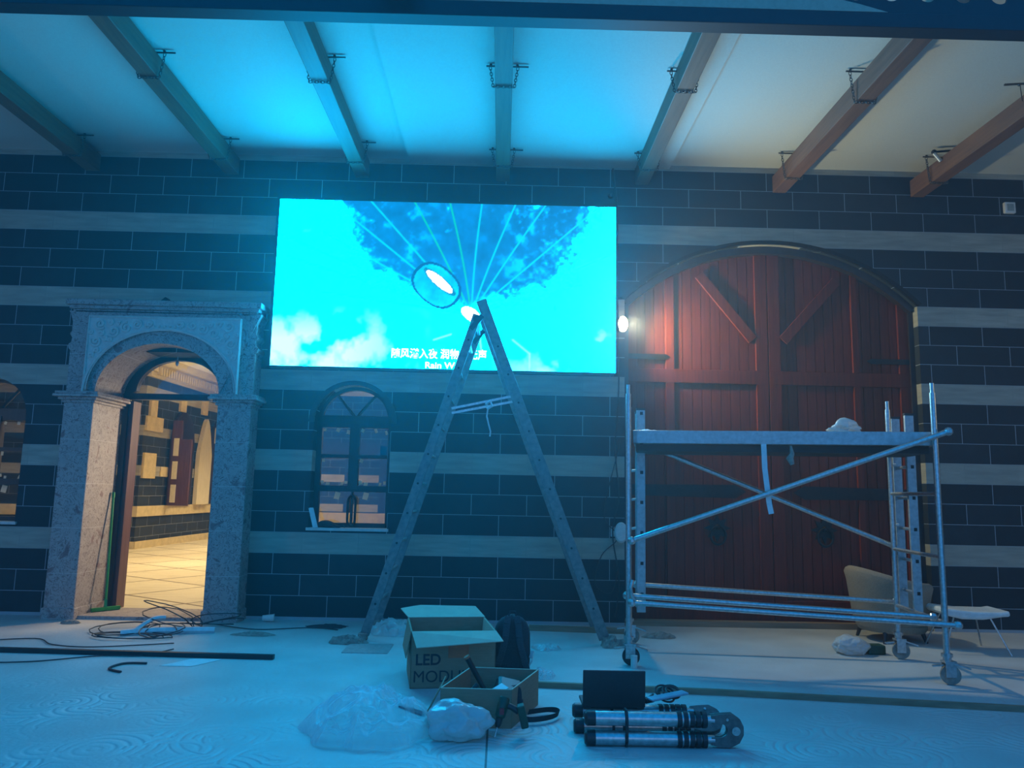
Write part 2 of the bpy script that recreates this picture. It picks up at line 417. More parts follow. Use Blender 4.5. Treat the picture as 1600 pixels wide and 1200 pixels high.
# cornice + skirting in the inner room
f = MB()
for k, (d, z0, z1) in enumerate(((.10,3.84,3.95),(.2,3.95,4.12),(.34,4.12,4.29))):
    f.box(-16, -8.0+d, 17.3-d, 17.32, z0, z1)
    f.add([(-8.02+d,17.3,z0),(-7.62+d,26,z0),(-8.0,26,z0),(-8.1,17.3,z0),(-8.02+d,17.3,z1),(-7.62+d,26,z1),(-8.0,26,z1),(-8.1,17.3,z1)],
      [(0,1,2,3),(4,5,6,7),(0,1,5,4),(1,2,6,5),(2,3,7,6),(3,0,4,7)])
for k in range(70):
    y = 17.35 + k*.12; xx = -8.02 + (y-17.3)*.046
    f.box(xx+.18, xx+.27, y, y+.06, 3.88, 4.06)
tag(f.build('trim_1', YELST), kind='structure')
f = MB(); f.box(-16, -8.0, 17.26, 17.32, 0, .16)
f.add([(-7.98,17.27,0),(-7.7,22.5,0),(-7.8,22.5,0),(-8.1,17.3,0),(-7.98,17.27,.16),(-7.7,22.5,.16),(-7.8,22.5,.16),(-8.1,17.3,.16)],
      [(0,1,2,3),(4,5,6,7),(0,1,5,4),(1,2,6,5),(2,3,7,6),(3,0,4,7)])
tag(f.build('baseboard_inner', YELST), kind='structure')
def ix(y): return -8.02 + (y-17.3)*.046
# yellow sill course and key stones on the receding wall
f = MB()
def iwbox(mb, y0, y1, z0, z1, d=.05):
    mb.add([(ix(y0)-.05,y0,z0),(ix(y0)+d,y0,z0),(ix(y1)+d,y1,z0),(ix(y1)-.05,y1,z0),(ix(y0)-.05,y0,z1),(ix(y0)+d,y0,z1),(ix(y1)+d,y1,z1),(ix(y1)-.05,y1,z1)],
           [(0,3,2,1),(4,5,6,7),(0,1,5,4),(1,2,6,5),(2,3,7,6),(3,0,4,7)])
iwbox(f, 17.3, 24, .70, .93, .03)
f.box(-16, -7.99, 17.26, 17.3, .70, .93)
iwbox(f, 17.35, 18.1, 2.62, 2.95, .05)
iwbox(f, 17.35, 17.9, 1.55, 2.12, .05)
iwbox(f, 18.2, 18.75, 1.60, 1.83, .03)
for y in (17.45, 18.9, 20.15, 21.0, 21.75, 22.4):
    z = {17.45:2.95, 18.9:3.2, 20.15:3.25, 21.0:2.55, 21.75:2.75, 22.4:2.55}[y]
    iwbox(f, y, y+.3, z, z+.42, .06)
tag(f.build('trim_2', YELST), kind='structure')
def ipoly(mb, y0, y1, z0, zs, rise, d0, d1, n=12, pointed=False):
    pts = [(y0, z0)]
    for i in range(n+1):
        t = i/n
        if pointed: zz = zs + rise*(1-abs(2*t-1)**1.6)
        else: zz = zs + rise*math.sqrt(max(0, 1-(2*t-1)**2))
        pts.append((y0+(y1-y0)*t, zz))
    pts.append((y1, z0)); m = len(pts)
    vs = [(ix(y)+d0, y, z) for y, z in pts] + [(ix(y)+d1, y, z) for y, z in pts]
    fs = [tuple(range(m))[::-1], tuple(range(m, 2*m))] + [(i, (i+1)%m, (i+1)%m+m, i+m) for i in range(m)]
    mb.add(vs, fs)
a = thing('arched_wooden_door', (ix(18.9), 18.9, .93), 'plum wooden arched door open in the lit room beyond the stone doorway', 'door')
m = MB(); ipoly(m, 18.55, 19.75, .93, 2.45, .75, .02, .08); m.build('surround', DARKW, a)
m = MB(); m.box(ix(18.6)+.08, ix(18.6)+.55, 18.5, 18.58, .93, 2.5); m.box(ix(18.6)+.08, ix(18.6)+.3, 18.5, 18.58, 2.5, 2.95); m.build('leaf', FRAMEP, a)
m = MB(); 
for z in (1.0, 1.55, 2.1): m.box(ix(18.6)+.14, ix(18.6)+.26, 18.48, 18.505, z, z+.42)
m.build('pane', CREAM, a)
a = thing('pointed_alcove_curtain', (ix(20.3), 20.3, .93), 'tall cream pointed curtain beside the plum arched door in the lit room', 'curtain')
m = MB(); ipoly(m, 20.0, 20.75, .93, 2.2, .95, .02, .12, pointed=True); m.build('cloth', CURT, a)
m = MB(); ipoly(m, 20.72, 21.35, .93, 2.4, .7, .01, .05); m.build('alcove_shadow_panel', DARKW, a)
m = MB(); iwbox(m, 22.0, 22.06, .95, 2.5, .06); m.box(ix(22)+.0, ix(22)+.2, 21.95, 22.35, .93, .99)
tag(m.build('white_standing_pole', WHITEP, base=(ix(22),22,.95)), 'thin white upright pole on the stone ledge at the back of the lit room', 'pole')
# trolley-like clutter visible through the window
f = MB(); f.box(-5.2, -1.2, 16.5, 16.62, 0, .9); tag(f.build('low_partition', YELST, base=(-3.2,16.5,0)), 'low stone ledge in the lit room seen through the lower window panes', 'ledge')
f = MB()
for k in range(5): f.box(-4.9+k*.75, -4.75+k*.75, 16.9, 17.1, 0, 2.1+.25*(k%2))
f.box(-5.0, -1.6, 16.9, 17.1, 2.05, 2.4)
tag(f.build('timber_stand', DARKW, base=(-3.3,17,0)), 'dark timber stand in the lit room seen through the small arched window', 'stand')
cb = thing('open_carton', (-9.55, 13.9, 0), 'small open yellow carton seen through the window at the far left edge', 'box')
m = MB(); m.box(-9.9,-9.2,13.6,14.2,.62,.86); m.build('body', CARDL, cb)
m = MB(); m.box(-9.85,-9.5,13.95,14.0,.86,1.02); m.build('flap', CARDL, cb)
tb = MB(); tb.box(-10.6,-8.9,13.4,14.4,.56,.62)
for xx in (-10.5,-9.0):
    for yy in (13.5,14.3): tb.tube((xx,yy,0),(xx,yy,.56),.03)
tag(tb.build('trestle_table', RAWW, base=(-9.7,13.9,0)), 'plain low table under the carton beyond the left window', 'table')

# ------------------------------------------------------------------ stone doorway
P = thing('stone_doorway', (-3.76, 8.6, 0), 'tall veined marble arched doorway with carved scroll spandrels, left of the screen', 'doorway')
XL0, XL1, XR0, XR1, YF = -4.75, -4.43, -3.09, -2.73, 8.34
for (xa, xb) in ((XL0, XL1), (XR0, XR1)):
    m = MB(); m.box(xa, xb, YF, 8.98, 0, 2.30)
    m.box(xa-.015, xb+.015, YF-.015, 8.98, 0, .12)
    m.build('jamb', MARBLE, P, bevel=.008)
    m = MB()
    for k, (d, z0, z1) in enumerate(((.02,2.28,2.31),(.045,2.31,2.34),(.085,2.34,2.37),(.07,2.37,2.40))):
        m.box(xa-d, xb+d, YF-d, 9.0, z0, z1)
    m.build('capital', MARBLE, P, bevel=.006)
m = MB()
arc = arch_pts(-3.76, .67, .55, 2.40, 36)
n = len(arc)
# outer outline in matching count, following the moulded sides and the top
def outline(k):
    t = k/(n-1); xx = -4.72 + t*2.04
    return (xx, 3.30)
m.strip(arc, [outline(k) for k in range(n)], YF, 8.98)
sideR = [(0,2.40),(.0,2.86),(.02,2.88),(.03,2.92),(.0,2.95),(-.01,3.0),(.02,3.04),(.0,3.08),(.0,3.18),(.02,3.24),(.05,3.30),(.06,3.37),(.02,3.43)]
xr = -2.73
poly = [(-3.09,2.40)] + [(xr+dx, z) for dx, z in sideR] + [(-3.09,3.43)]
for sgn in (1, -1):
    for i in range(len(sideR)-1):
        (d0,z0),(d1,z1) = sideR[i], sideR[i+1]
        if sgn == 1: q = [(-3.09,z0),(xr+d0,z0),(xr+d1,z1),(-3.09,z1)]
        else: q = [(-4.43,z1),(-4.75-d1+.0,z1),(-4.75-d0,z0),(-4.43,z0)]
        if z0 < 3.3: m.prism(q, YF+.02, 8.6)
m.build('arch_block', MARBLE, P)
m = MB()
for (d, z0, z1) in ((0,3.28,3.32),(.03,3.32,3.36),(.06,3.36,3.42)):
    m.box(-4.75-d, xr+d, YF-d, 8.6, z0, z1)
m.build('cornice', MARBLE, P, bevel=.008)
# keystone crack + top chip
m = MB(); m.prism([(-3.86,3.42),(-3.70,3.42),(-3.78,3.49)], 8.4, 8.5); m.build('broken_stone_chip', IRON, P)
# carved spandrel panel
m = MB()
arc2 = arch_pts(-3.715, .83, .70, 2.40, 36)
top = [(-4.55 + 1.67*k/36, 3.24) for k in range(37)]
m.strip(arc2, top, YF-.035, YF)
pan = m.build('carved_panel', CARVE, P)
m = MB()
m.path([(x, YF-.038, z) for x, z in arc2], .014, 6)
m.path([(x, YF-.038, z) for x, z in arch_pts(-3.715, .80, .67, 2.42, 36)], .006, 6)
m.path([(-4.54,YF-.038,2.42),(-4.54,YF-.038,3.23),(-2.89,YF-.038,3.23),(-2.89,YF-.038,2.42)], .014, 6)
def spiral(cx, cz, r, turns, sg, ph):
    pts = []
    for i in range(int(14*turns)+1):
        t = i/14; rr = r*(1-t/(turns+.15)); q = ph + sg*2*pi*t
        pts.append((cx+rr*cos(q), YF-.042, cz+rr*sin(q)))
    m.path(pts, .014, 6)
spots = []
rnd = random.Random(3)
for r in (.062,.05,.04,.03,.022):
    for _ in range(500):
        xx = rnd.uniform(.05+r, .80); zz = rnd.uniform(2.5, 3.215-r)
        ell = (xx/.83)**2 + ((zz-2.40)/.70)**2
        a2 = math.sqrt(ell)
        if a2 < 1.0 + (r+.03)/.75: continue
        if xx > .815-r: continue
        if any((xx-s[0])**2+(zz-s[1])**2 < (r+s[2]+.006)**2 for s in spots): continue
        spots.append((xx,zz,r))
for (xx, zz, r) in spots:
    ph = rnd.uniform(0, 6.28); sg = rnd.choice((1,-1))
    spiral(-3.715+xx, zz, r, 1.6, sg, ph); spiral(-3.715-xx, zz, r, 1.6, -sg, pi-ph)
for k in range(7):      # little leaf bosses around the crown of the arch
    q = pi*(.5+(k-3)*.022); m.ball((-3.715+.86*cos(q), YF-.04, 2.40+.735*sin(q)), .016, 8)
m.build('scroll_relief', CARVE, pan, smooth=True)
m = MB(); m.box(-4.43, -3.09, 8.40, 8.99, .0, .035); m.build('threshold_stone', MARBLE, P)

# timber door frame inside the arch
D = thing('arched_door_frame', (-3.8, 9.02, 0), 'dark timber frame with fanlight and transom set inside the marble doorway', 'door frame')
m = MB(); YD = 8.99
oarc = arch_pts(-3.76, .67, .55, 2.42, 30); iarc = arch_pts(-3.80, .49, .37, 2.50, 30)
m.strip(iarc, oarc, YD, YD+.08); m.build('fanlight_frame', DARKW, D)
m = MB(); m.box(-4.43, -3.09, YD-.01, YD+.09, 2.40, 2.47); m.build('transom', DARKW, D)
m = MB(); m.box(-4.43, -4.37, YD, YD+.08, 0, 2.42); m.box(-3.15,-3.09,YD,YD+.08,0,2.42); m.build('post', DARKW, D)
m = MB(); m.box(-4.37, -4.32, YD+.03, YD+.22, .01, 2.38); m.build('open_door_leaf', FRAMEP, D)
m = MB(); m.strip([(x*1.0, z) for x, z in iarc], [(x, 2.47) for x, z in iarc], YD+.03, YD+.036); m.build('pane', GLASS, D)
m = MB(); m.path([(-3.80,8.90,2.93),(-3.80,8.90,2.84)],.006); m.ball((-3.80,8.90,2.82),.022,8,(1,1,1.6)); m.build('hanging_hook', ALU, D)

# squeegee leaning in doorway
q = thing('floor_squeegee', (-4.30, 8.72, 0), 'green floor squeegee leaning on the marble doorway jamb', 'squeegee')
m = MB(); m.tube((-4.30,8.74,.07),(-4.40,8.90,1.26),.013); m.build('handle', GREEN, q, smooth=True)
m = MB(); m.tube((-4.40,8.90,1.26),(-4.405,8.905,1.32),.017); m.build('grip', GREEN, q, smooth=True)
m = MB(); m.bar((-4.39,8.62,.06),(-4.20,8.86,.06),.04,.035); m.bar((-4.30,8.74,.06),(-4.305,8.75,.16),.03,.03); m.build('head', GREEN, q)
m = MB(); m.bar((-4.39,8.62,.0385),(-4.20,8.86,.0385),.008,.01); m.build('blade', BLACK, q)

# ------------------------------------------------------------------ windows
def make_window(cx, sillz, label, name):
    W = thing(name, (cx, 8.78, sillz), label, 'window'); W['kind'] = 'structure'
    Y = 8.76; x0, x1 = cx-.43, cx+.43; zs = 2.20
    m = MB()
    m.box(x0, x0+.06, Y, Y+.07, sillz, zs); m.box(x1-.05, x1, Y, Y+.07, sillz, zs)
    m.box(x0, x1, Y, Y+.07, sillz, sillz+.05); m.box(x0, x1, Y, Y+.08, 2.10, 2.24)
    m.box(x0, x1, Y, Y+.07, 1.38, 1.45); m.box(x0+.06, x1-.05, Y, Y+.07, 1.755, 1.80)
    m.box(cx-.055, cx+.055, Y-.01, Y+.075, 1.40, 2.15); m.box(cx-.012, cx+.012, Y, Y+.05, sillz, 1.40)
    m.strip(arch_pts(cx, .37, .33, zs, 24), arch_pts(cx, .44, .42, 2.16, 24), Y, Y+.07)
    fr = m.build('window_frame', DARKW, W, bevel=.004)
    for sg in (-1, 1):     # crossing curved glazing bars
        pts = []
        for i in range(13):
            t = i/12; pts.append((cx + sg*(.01+.25*t**.8*1.0), Y+.03, zs+.03+.27*t**1.35 if False else zs + .02 + .30*(t**.75)))
        m = MB(); m.path(pts, .018, 6); m.build('curved_glazing_bar', DARKW, fr)
    for (a, b, c, d) in ((x0+.05,cx-.04,1.79,2.12),(cx+.04,x1-.04,1.79,2.12),(x0+.05,cx-.04,1.44,1.76),(cx+.04,x1-.04,1.44,1.76),(x0+.03,cx,sillz+.03,1.39),(cx,x1-.03,sillz+.03,1.39)):
        m = MB(); m.box(a, b, Y+.03, Y+.036, c, d); m.build('window_pane', GLASS, W)
    m = MB(); m.strip([(cx-.38+.76*i/24, zs) for i in range(25)], arch_pts(cx, .38, .34, zs, 24), Y+.03, Y+.036)
    m.build('window_pane', GLASS, W)
    m = MB()
    rr = random.Random(int(abs(cx)*100))
    for (a, b, c, d, n) in ((x0+.07,cx-.06,1.80,2.095,3),(cx+.07,x1-.06,1.80,2.095,3),(x0+.07,cx-.06,1.455,1.75,4),(cx+.07,x1-.06,1.455,1.75,5)):
        cs = [(a,d),(b-.03,d-.04),((a+b)/2,d),(a,c+.03),(b-.03,c+.03),(a+.06,c+.01),(b-.08,c+.01)]
        pick = cs[:3] if c > 1.7 else cs[3:]+[cs[0]]
        for (px, pz) in pick:
            w_ = rr.uniform(.025,.045); h_ = rr.uniform(.03,.055); an = rr.uniform(-.4,.4)
            M = Matrix.Translation((px+.015, Y+.026, min(pz, d-.02))) @ Matrix.Rotation(an, 4, 'Y')
            m = MB(); m.box(-w_/2, w_/2, -.001, .001, -h_/2, h_/2, M); m.build('tape_patch', TAPE, W)
    for px in (cx-.17, cx+.15):
        M = Matrix.Translation((px, Y+.024, 1.335)) @ Matrix.Rotation(.2, 4, 'Y'); m = MB(); m.box(-.03,.03,-.001,.001,-.04,.04, M); m.build('tape_patch', TAPE, W)
    m = MB()
    pts = []
    for i in range(24):
        t = 2*pi*i/24; pts.append((cx+.01+.042*max(-1,min(1,1.3*cos(t))), Y-.04, 1.17+.135*sin(t)+.03*(1 if sin(t)>0 else -1)))
    m.path(pts, .014, 8, closed=True)
    m.tube((cx+.01,Y-.04,1.33),(cx+.01,Y+.02,1.33),.01); m.tube((cx+.01,Y-.04,1.01),(cx+.01,Y+.02,1.01),.01)
    m.build('pull_handle', IRON, W, smooth=True)
    m = MB(); m.box(x0-.02, x1+.02, 8.57, 9.02, sillz-.03, sillz); m.build('window_sill', CARVE, W)
    return W
make_window(-1.67, .985, 'small arched window with taped panes and looped handle, below the screen', 'window_1')
make_window(-5.72, .985, 'arched window cut off by the left edge, left of the marble doorway', 'window_2')
m = MB(); m.strip(arch_pts(-1.67,.43,.42,2.15,24), arch_pts(-1.67,.49,.47,2.15,24), 8.585, 8.62); 
tag(m.build('trim_3', DARKW), kind='structure')
m = MB()
pts=[]
for k in range(10):
    t=k/9; pts.append((-2.02+.26*t, 8.64, 1.005+.02*sin(t*5)))
m.path(pts, [.02+.025*sin(pi*k/9) for k in range(10)], 8)
m.path([(-1.80,8.62,1.0),(-1.72,8.61,1.01),(-1.70,8.60,.995)],.01,6)
tag(m.build('crumpled_glove', BLACKF, base=(-1.9,8.64,.985)), 'dark crumpled work glove on the sill of the small arched window', 'glove')
m = MB(); m.add([(-2.11,8.60,1.20),(-2.06,8.62,1.2),(-1.99,8.58,.99),(-2.04,8.56,.985),(-2.11,8.603,1.20),(-2.06,8.623,1.2),(-1.99,8.583,.99),(-2.04,8.563,.985)],[(0,1,2,3),(4,5,6,7),(0,1,5,4),(1,2,6,5),(2,3,7,6),(3,0,4,7)])
tag(m.build('folded_paper', PAPER, base=(-2.05,8.6,.985)), 'folded pale paper slip standing on the left end of the window sill', 'paper')

# ------------------------------------------------------------------ LED screen
SX0, SX1, SZ0, SZ1, SY = -2.58, 1.25, 2.75, 4.67, 8.42
L = thing('led_screen', (-.665, 8.6, SZ0), 'huge glowing cyan video wall showing an umbrella and subtitles', 'screen')
m = MB(); m.box(SX0-.035, SX1+.005, SY+.004, 8.6, SZ0-.01, SZ1+.03); m.build('cabinet', BLACK, L)
nx, nz = 384, 192
gx, gz = np.meshgrid(np.linspace(0,1,nx+1), np.linspace(0,1,nz+1))   # u right, v up
W2 = 2.0; U = gx*W2; V = gz
hx, hy = .577*W2, .325
rs = np.random.RandomState(5)
def fbm(u, v, f0, oc=5):
    out = np.zeros_like(u); amp = 1; tot = 0
    for o in range(oc):
        f = f0*2**o; g = rs.rand(int(f*2)+4, int(f)+4)
        a, b = u*f, v*f; i, j = a.astype(int), b.astype(int); fa, fb = a-i, b-j
        fa = fa*fa*(3-2*fa); fb = fb*fb*(3-2*fb)
        out += amp*((g[i,j]*(1-fa)+g[i+1,j]*fa)*(1-fb) + (g[i,j+1]*(1-fa)+g[i+1,j+1]*fa)*fb); tot += amp; amp *= .55
    return out/tot
n1 = fbm(U, V, 4); n2 = fbm(U, V, 14, 4); n3 = fbm(U, V, 3, 4); ncl = fbm(U, V*1.5*.6, 5, 5)
dx, dy = U-hx, V-hy; R = np.hypot(dx, dy); A = np.degrees(np.arctan2(dy, dx))
# dark umbrella canopy: a wide fan above the hub
def sm(x, a, b): t = np.clip((x-a)/(b-a), 0, 1); return t*t*(3-2*t)
wid = .30 + .56*V                                    # half width of the canopy at this height
m_ = sm(wid + .16 - np.abs(dx+.05), 0, .50)
m_ = m_ * sm(V - .33 - .16*np.abs(dx+.05), -.06, .20) 
m_ = np.maximum(m_, sm(.28-np.hypot(dx*.55, V-.62), 0, .2))
n4 = fbm(U, V, 34, 4)
dark = sm(m_ + .85*(n1-.5) + .75*(n2-.5) + .5*(n4-.5), .22, .80)
dark = np.clip(dark - .25*sm(n2, .55, .75)*(1-sm(.35-np.abs(dx+.05), 0, .3)), 0, 1)
cyan = np.stack([0*U, .46+0*U, 1.0+0*U], -1)
dk = np.stack([0*U, .0058+.006*n2, .015+.016*n2], -1)
col = np.exp(np.log(cyan+1e-5)*(1-dark[...,None]) + np.log(dk+1e-5)*dark[...,None])
def line(u0, v0, u1, v1, w, c, s=1.0, bend=0):
    global col
    ax, ay = u0*W2, v0; bx, by = u1*W2, v1
    t = np.clip(((U-ax)*(bx-ax)+(V-ay)*(by-ay))/((bx-ax)**2+(by-ay)**2), 0, 1)
    px = ax+(bx-ax)*t + bend*np.sin(pi*t)*(by-ay); py = ay+(by-ay)*t - bend*np.sin(pi*t)*(bx-ax)
    d = np.hypot(U-px, V-py); k = np.clip(1.4-d/w, 0, 1)*s
    col = col*(1-k[...,None]) + np.array(c)*k[...,None]
hub = (.577, .325)
RIB = (.0,.030,.036); RIBG = (.0,.026,.018)
ends = [(.27,1.,RIB,.5),(.40,1.,RIBG,.04),(.505,1.,RIBG,.06),(.60,1.,RIB,-.05),(.70,1.,RIB,-.05),(.79,1.,RIB,-.03),(.95,1.,RIB,0),(.20,.92,RIB,0),(.135,.80,RIB,0),(.03,.65,RIB,0),(.14,.44,RIB,0),(1.0,.72,RIB,0),(.9,.52,RIB,0),(.01,.78,RIB,0)]
for k, (eu, ev, c_, b_) in enumerate(ends):
    fade = .95 if k < 9 else .5
    line(hub[0], hub[1], eu, ev, .0055, c_, fade, b_*.25 if abs(b_) < .3 else 0)
for (a,b,c_,d) in ((.47,.17,.52,.205),(.55,.07,.59,.25),(.61,.1,.6,.25),(.70,.18,.75,.10),(.75,.1,.75,0)):
    line(a,b,c_,d,.005,(.02,.09,.10),.6)
# white clouds low left / right, top left
cl = np.clip((ncl-.50)*6, 0, 1)*np.clip((.36-V)/.2, 0, 1)*np.clip(np.abs(gx-.55)/.25-.35, 0, 1)
cl += np.clip((ncl-.52)*7, 0, 1)*np.clip(1-np.hypot((gx-.08)/.06,(V-.86)/.06), 0, 1)
cl = np.clip(cl, 0, 1)*.75
col = col*(1-cl[...,None]) + np.array((.040,.10,.10))*cl[...,None]
# tumbling drop shape
ca, sa = cos(radians(-40)), sin(radians(-40)); cx_, cy_ = .472*W2, .495
rx = (U-cx_)*ca + (V-cy_)*sa; ry = -(U-cx_)*sa + (V-cy_)*ca
e = (np.abs(rx)/.150)**2.3 + (np.abs(ry)/.112)**2.3
body = e < 1; ring = (e >= .86) & (e < 1.12)
bc = np.stack([0*U, .010+.030*n2, .026+.03*n2], -1)
col = np.where(body[...,None], bc, col); col = np.where(ring[...,None], np.array((.0,.004,.012)), col)
e2 = (np.abs(rx+.0)/.100)**2 + (np.abs(ry-.030)/.026)**2
col = np.where((e2 < 1.5)[...,None], np.array((0,.008,.016)), col); col = np.where((e2 < 1)[...,None], np.array((.09,.10,.10)), col)
# white hub
ww = (np.abs((U-hx)*.82+(V-hy)*-.57)/.065)**2 + (np.abs((U-hx)*.57+(V-hy)*.82)/.035)**2
col = np.where((ww < 1)[...,None], np.array((.12,.12,.11)), col)
vs = [(0,0,0)]*0
xs = SX0 + (SX1-SX0)*gx; zs_ = SZ0 + (SZ1-SZ0)*gz
verts = np.stack([xs, np.full_like(xs, SY), zs_], -1).reshape(-1,3) - np.array([-.665, 8.6, SZ0])
idx = np.arange((nx+1)*(nz+1)).reshape(nz+1, nx+1)
faces = np.stack([idx[:-1,:-1], idx[:-1,1:], idx[1:,1:], idx[1:,:-1]], -1).reshape(-1,4)
me = bpy.data.meshes.new('display'); me.from_pydata(verts.tolist(), [], faces.tolist())
at_ = me.color_attributes.new('picture', 'FLOAT_COLOR', 'POINT')
at_.data.foreach_set('color', np.concatenate([col.reshape(-1,3), np.ones(((nx+1)*(nz+1),1))], 1).astype(np.float32).ravel())
mt, nt, b = newmat('led_picture')
an = N(nt, 'ShaderNodeAttribute'); an.attribute_name = 'picture'
nt.links.new(an.outputs['Color'], b.inputs['Emission Color']); b.inputs['Emission Strength'].default_value = 27
b.inputs['Base Color'].default_value = (.01,.01,.01,1); b.inputs['Roughness'].default_value = .6
me.materials.append(mt)
o = bpy.data.objects.new('display', me); COL.objects.link(o); o.parent = L
TXT = emit('subtitle_white', (1,1,1), 2.5)
sc = (SX1-SX0)
text_mesh('subtitle_text', '随风潜入夜 润物细无声', .118, TXT, o, (SX0+.487*sc+.665, SY-8.6-.004, .062*1.92+.035-.03), (pi/2,0,0), offset=.0015, sx=.88)
text_mesh('subtitle_text', 'Rain Water', .098, TXT, o, (SX0+.513*sc+.665, SY-8.6-.004, .006), (pi/2,0,0), offset=.0015, sx=1.1)

# ------------------------------------------------------------------ great door
GD = []
def door_leaf(sg, name, label):
    d = thing(name, (3.075, 8.74, .06), label, 'door'); d['kind'] = 'structure'
    R_ = (1.66**2+.68**2)/(2*.68); cz = 3.62+.68-R_
    def zt(x): return cz + math.sqrt(max(0, R_*R_ - (x-3.075)**2)) - .05
    xa, xb = (3.08, 4.73) if sg > 0 else (1.42, 3.07)
    Yd = 8.76
    m = MB(); npl = 15; wpl = (xb-xa)/npl
    for k in range(npl):
        a, b_ = xa+k*wpl+.004, xa+(k+1)*wpl-.004
        for (z0, ztop) in ((.06, 2.72), (2.80, None)):
            za = ztop if ztop else zt(a); zb = ztop if ztop else zt(b_)
            m.prism([(a,z0),(b_,z0),(b_,zb),(a,za)], Yd, Yd+.05)
    m.box(xa, xb, Yd+.012, Yd+.055, .06, 3.5)
    m.build('plank_panel', DOORW, d)
    for (z0, z1) in ((2.70,2.86),(.06,.28)):
        m = MB(); m.box(xa, xb, Yd-.03, Yd+.01, z0, z1); m.build('rail', DOORW, d, bevel=.005)
    inner = 3.0 if sg < 0 else 3.08
    for (a, b_, nm) in ((( 2.93,3.07) if sg<0 else (3.08,3.22))+('s',), ((1.42,1.55) if sg<0 else (4.60,4.73))+('s',), ((1.88,1.98) if sg<0 else (4.06,4.14))+('s',)):
        m = MB(); m.prism([(a,.06),(b_,.06),(b_,zt(b_)),(a,zt(a))], Yd-.028 if nm=='s' else Yd, Yd+.01); m.build('stile', DOORW, d, bevel=.005)
    p0, p1 = ((2.28,3.99),(2.90,3.22)) if sg < 0 else ((3.90,3.95),(3.25,3.22))
    m = MB(); m.bar((p0[0],Yd-.02,p0[1]),(p1[0],Yd-.02,p1[1]),.03,.12,up=(0,0,1)); 
    m.build('diagonal_brace', DOORW, d, bevel=.006)
    # iron strap
    zS = 1.47
    xs0, xs1 = ((4.72,3.32) if sg > 0 else (1.43,2.78))
    s_ = -1 if sg > 0 else 1
    m = MB(); m.prism([(xs0,zS-.06),(xs1-.12*s_,zS-.075),(xs1,zS),(xs1-.12*s_,zS+.075),(xs0,zS+.06)], Yd-.034, Yd-.026); m.build('strap_hinge', IRON, d)
    m = MB(); m.prism([(xs0,3.03),(xs0+.45*s_,3.03),(xs0+.5*s_,3.0),(xs0+.45*s_,2.97),(xs0,2.97)], Yd-.034, Yd-.026); m.build('strap_hinge', IRON, d)
    # ring pull with star plate
    kx = 3.66 if sg > 0 else 2.45
    m = MB(); pts = [(kx + (.15 if i%2==0 else .08)*cos(pi*i/8+pi/2), 1.06+(.15 if i%2==0 else .085)*sin(pi*i/8+pi/2)) for i in range(16)]
    m.prism(pts, Yd-.02, Yd); m.ball((kx,Yd-.03,1.07),.035,10); kp = m.build('pull_plate', IRON, d)
    m = MB(); m.path([(kx+.085*cos(t*pi/12), Yd-.045+.0*t, .98+.10*sin(t*pi/12)) for t in range(24)], .013, 8, closed=True); m.build('pull_ring', IRON, kp, smooth=True)
    return d
door_leaf(-1, 'door_1', 'left leaf of the huge arched red-brown plank door, lit orange by the lamp')
door_leaf(1, 'door_2', 'right leaf of the huge arched red-brown plank door, beside the striped pier')
m = MB()
m.strip(seg_pts(3.075,1.64,3.58,.665), seg_pts(3.075,1.695,3.63,.70), 8.66, 8.82)
m.box(1.38,1.435,8.66,8.82,0,3.60); m.box(4.715,4.77,8.70,8.82,0,3.60)
tag(m.build('trim_4', DARKW), kind='structure')
m = MB(); m.strip(seg_pts(3.075,1.70,3.635,.70), seg_pts(3.075,1.745,3.66,.715), 8.575, 8.61); tag(m.build('trim_5', IRON), kind='structure')
m = MB(); m.box(1.38,4.77,8.62,8.99,0,.06); tag(m.build('door_threshold', RAWW, base=(3,8.7,0)), 'weathered timber threshold plank under the great arched door', 'threshold')

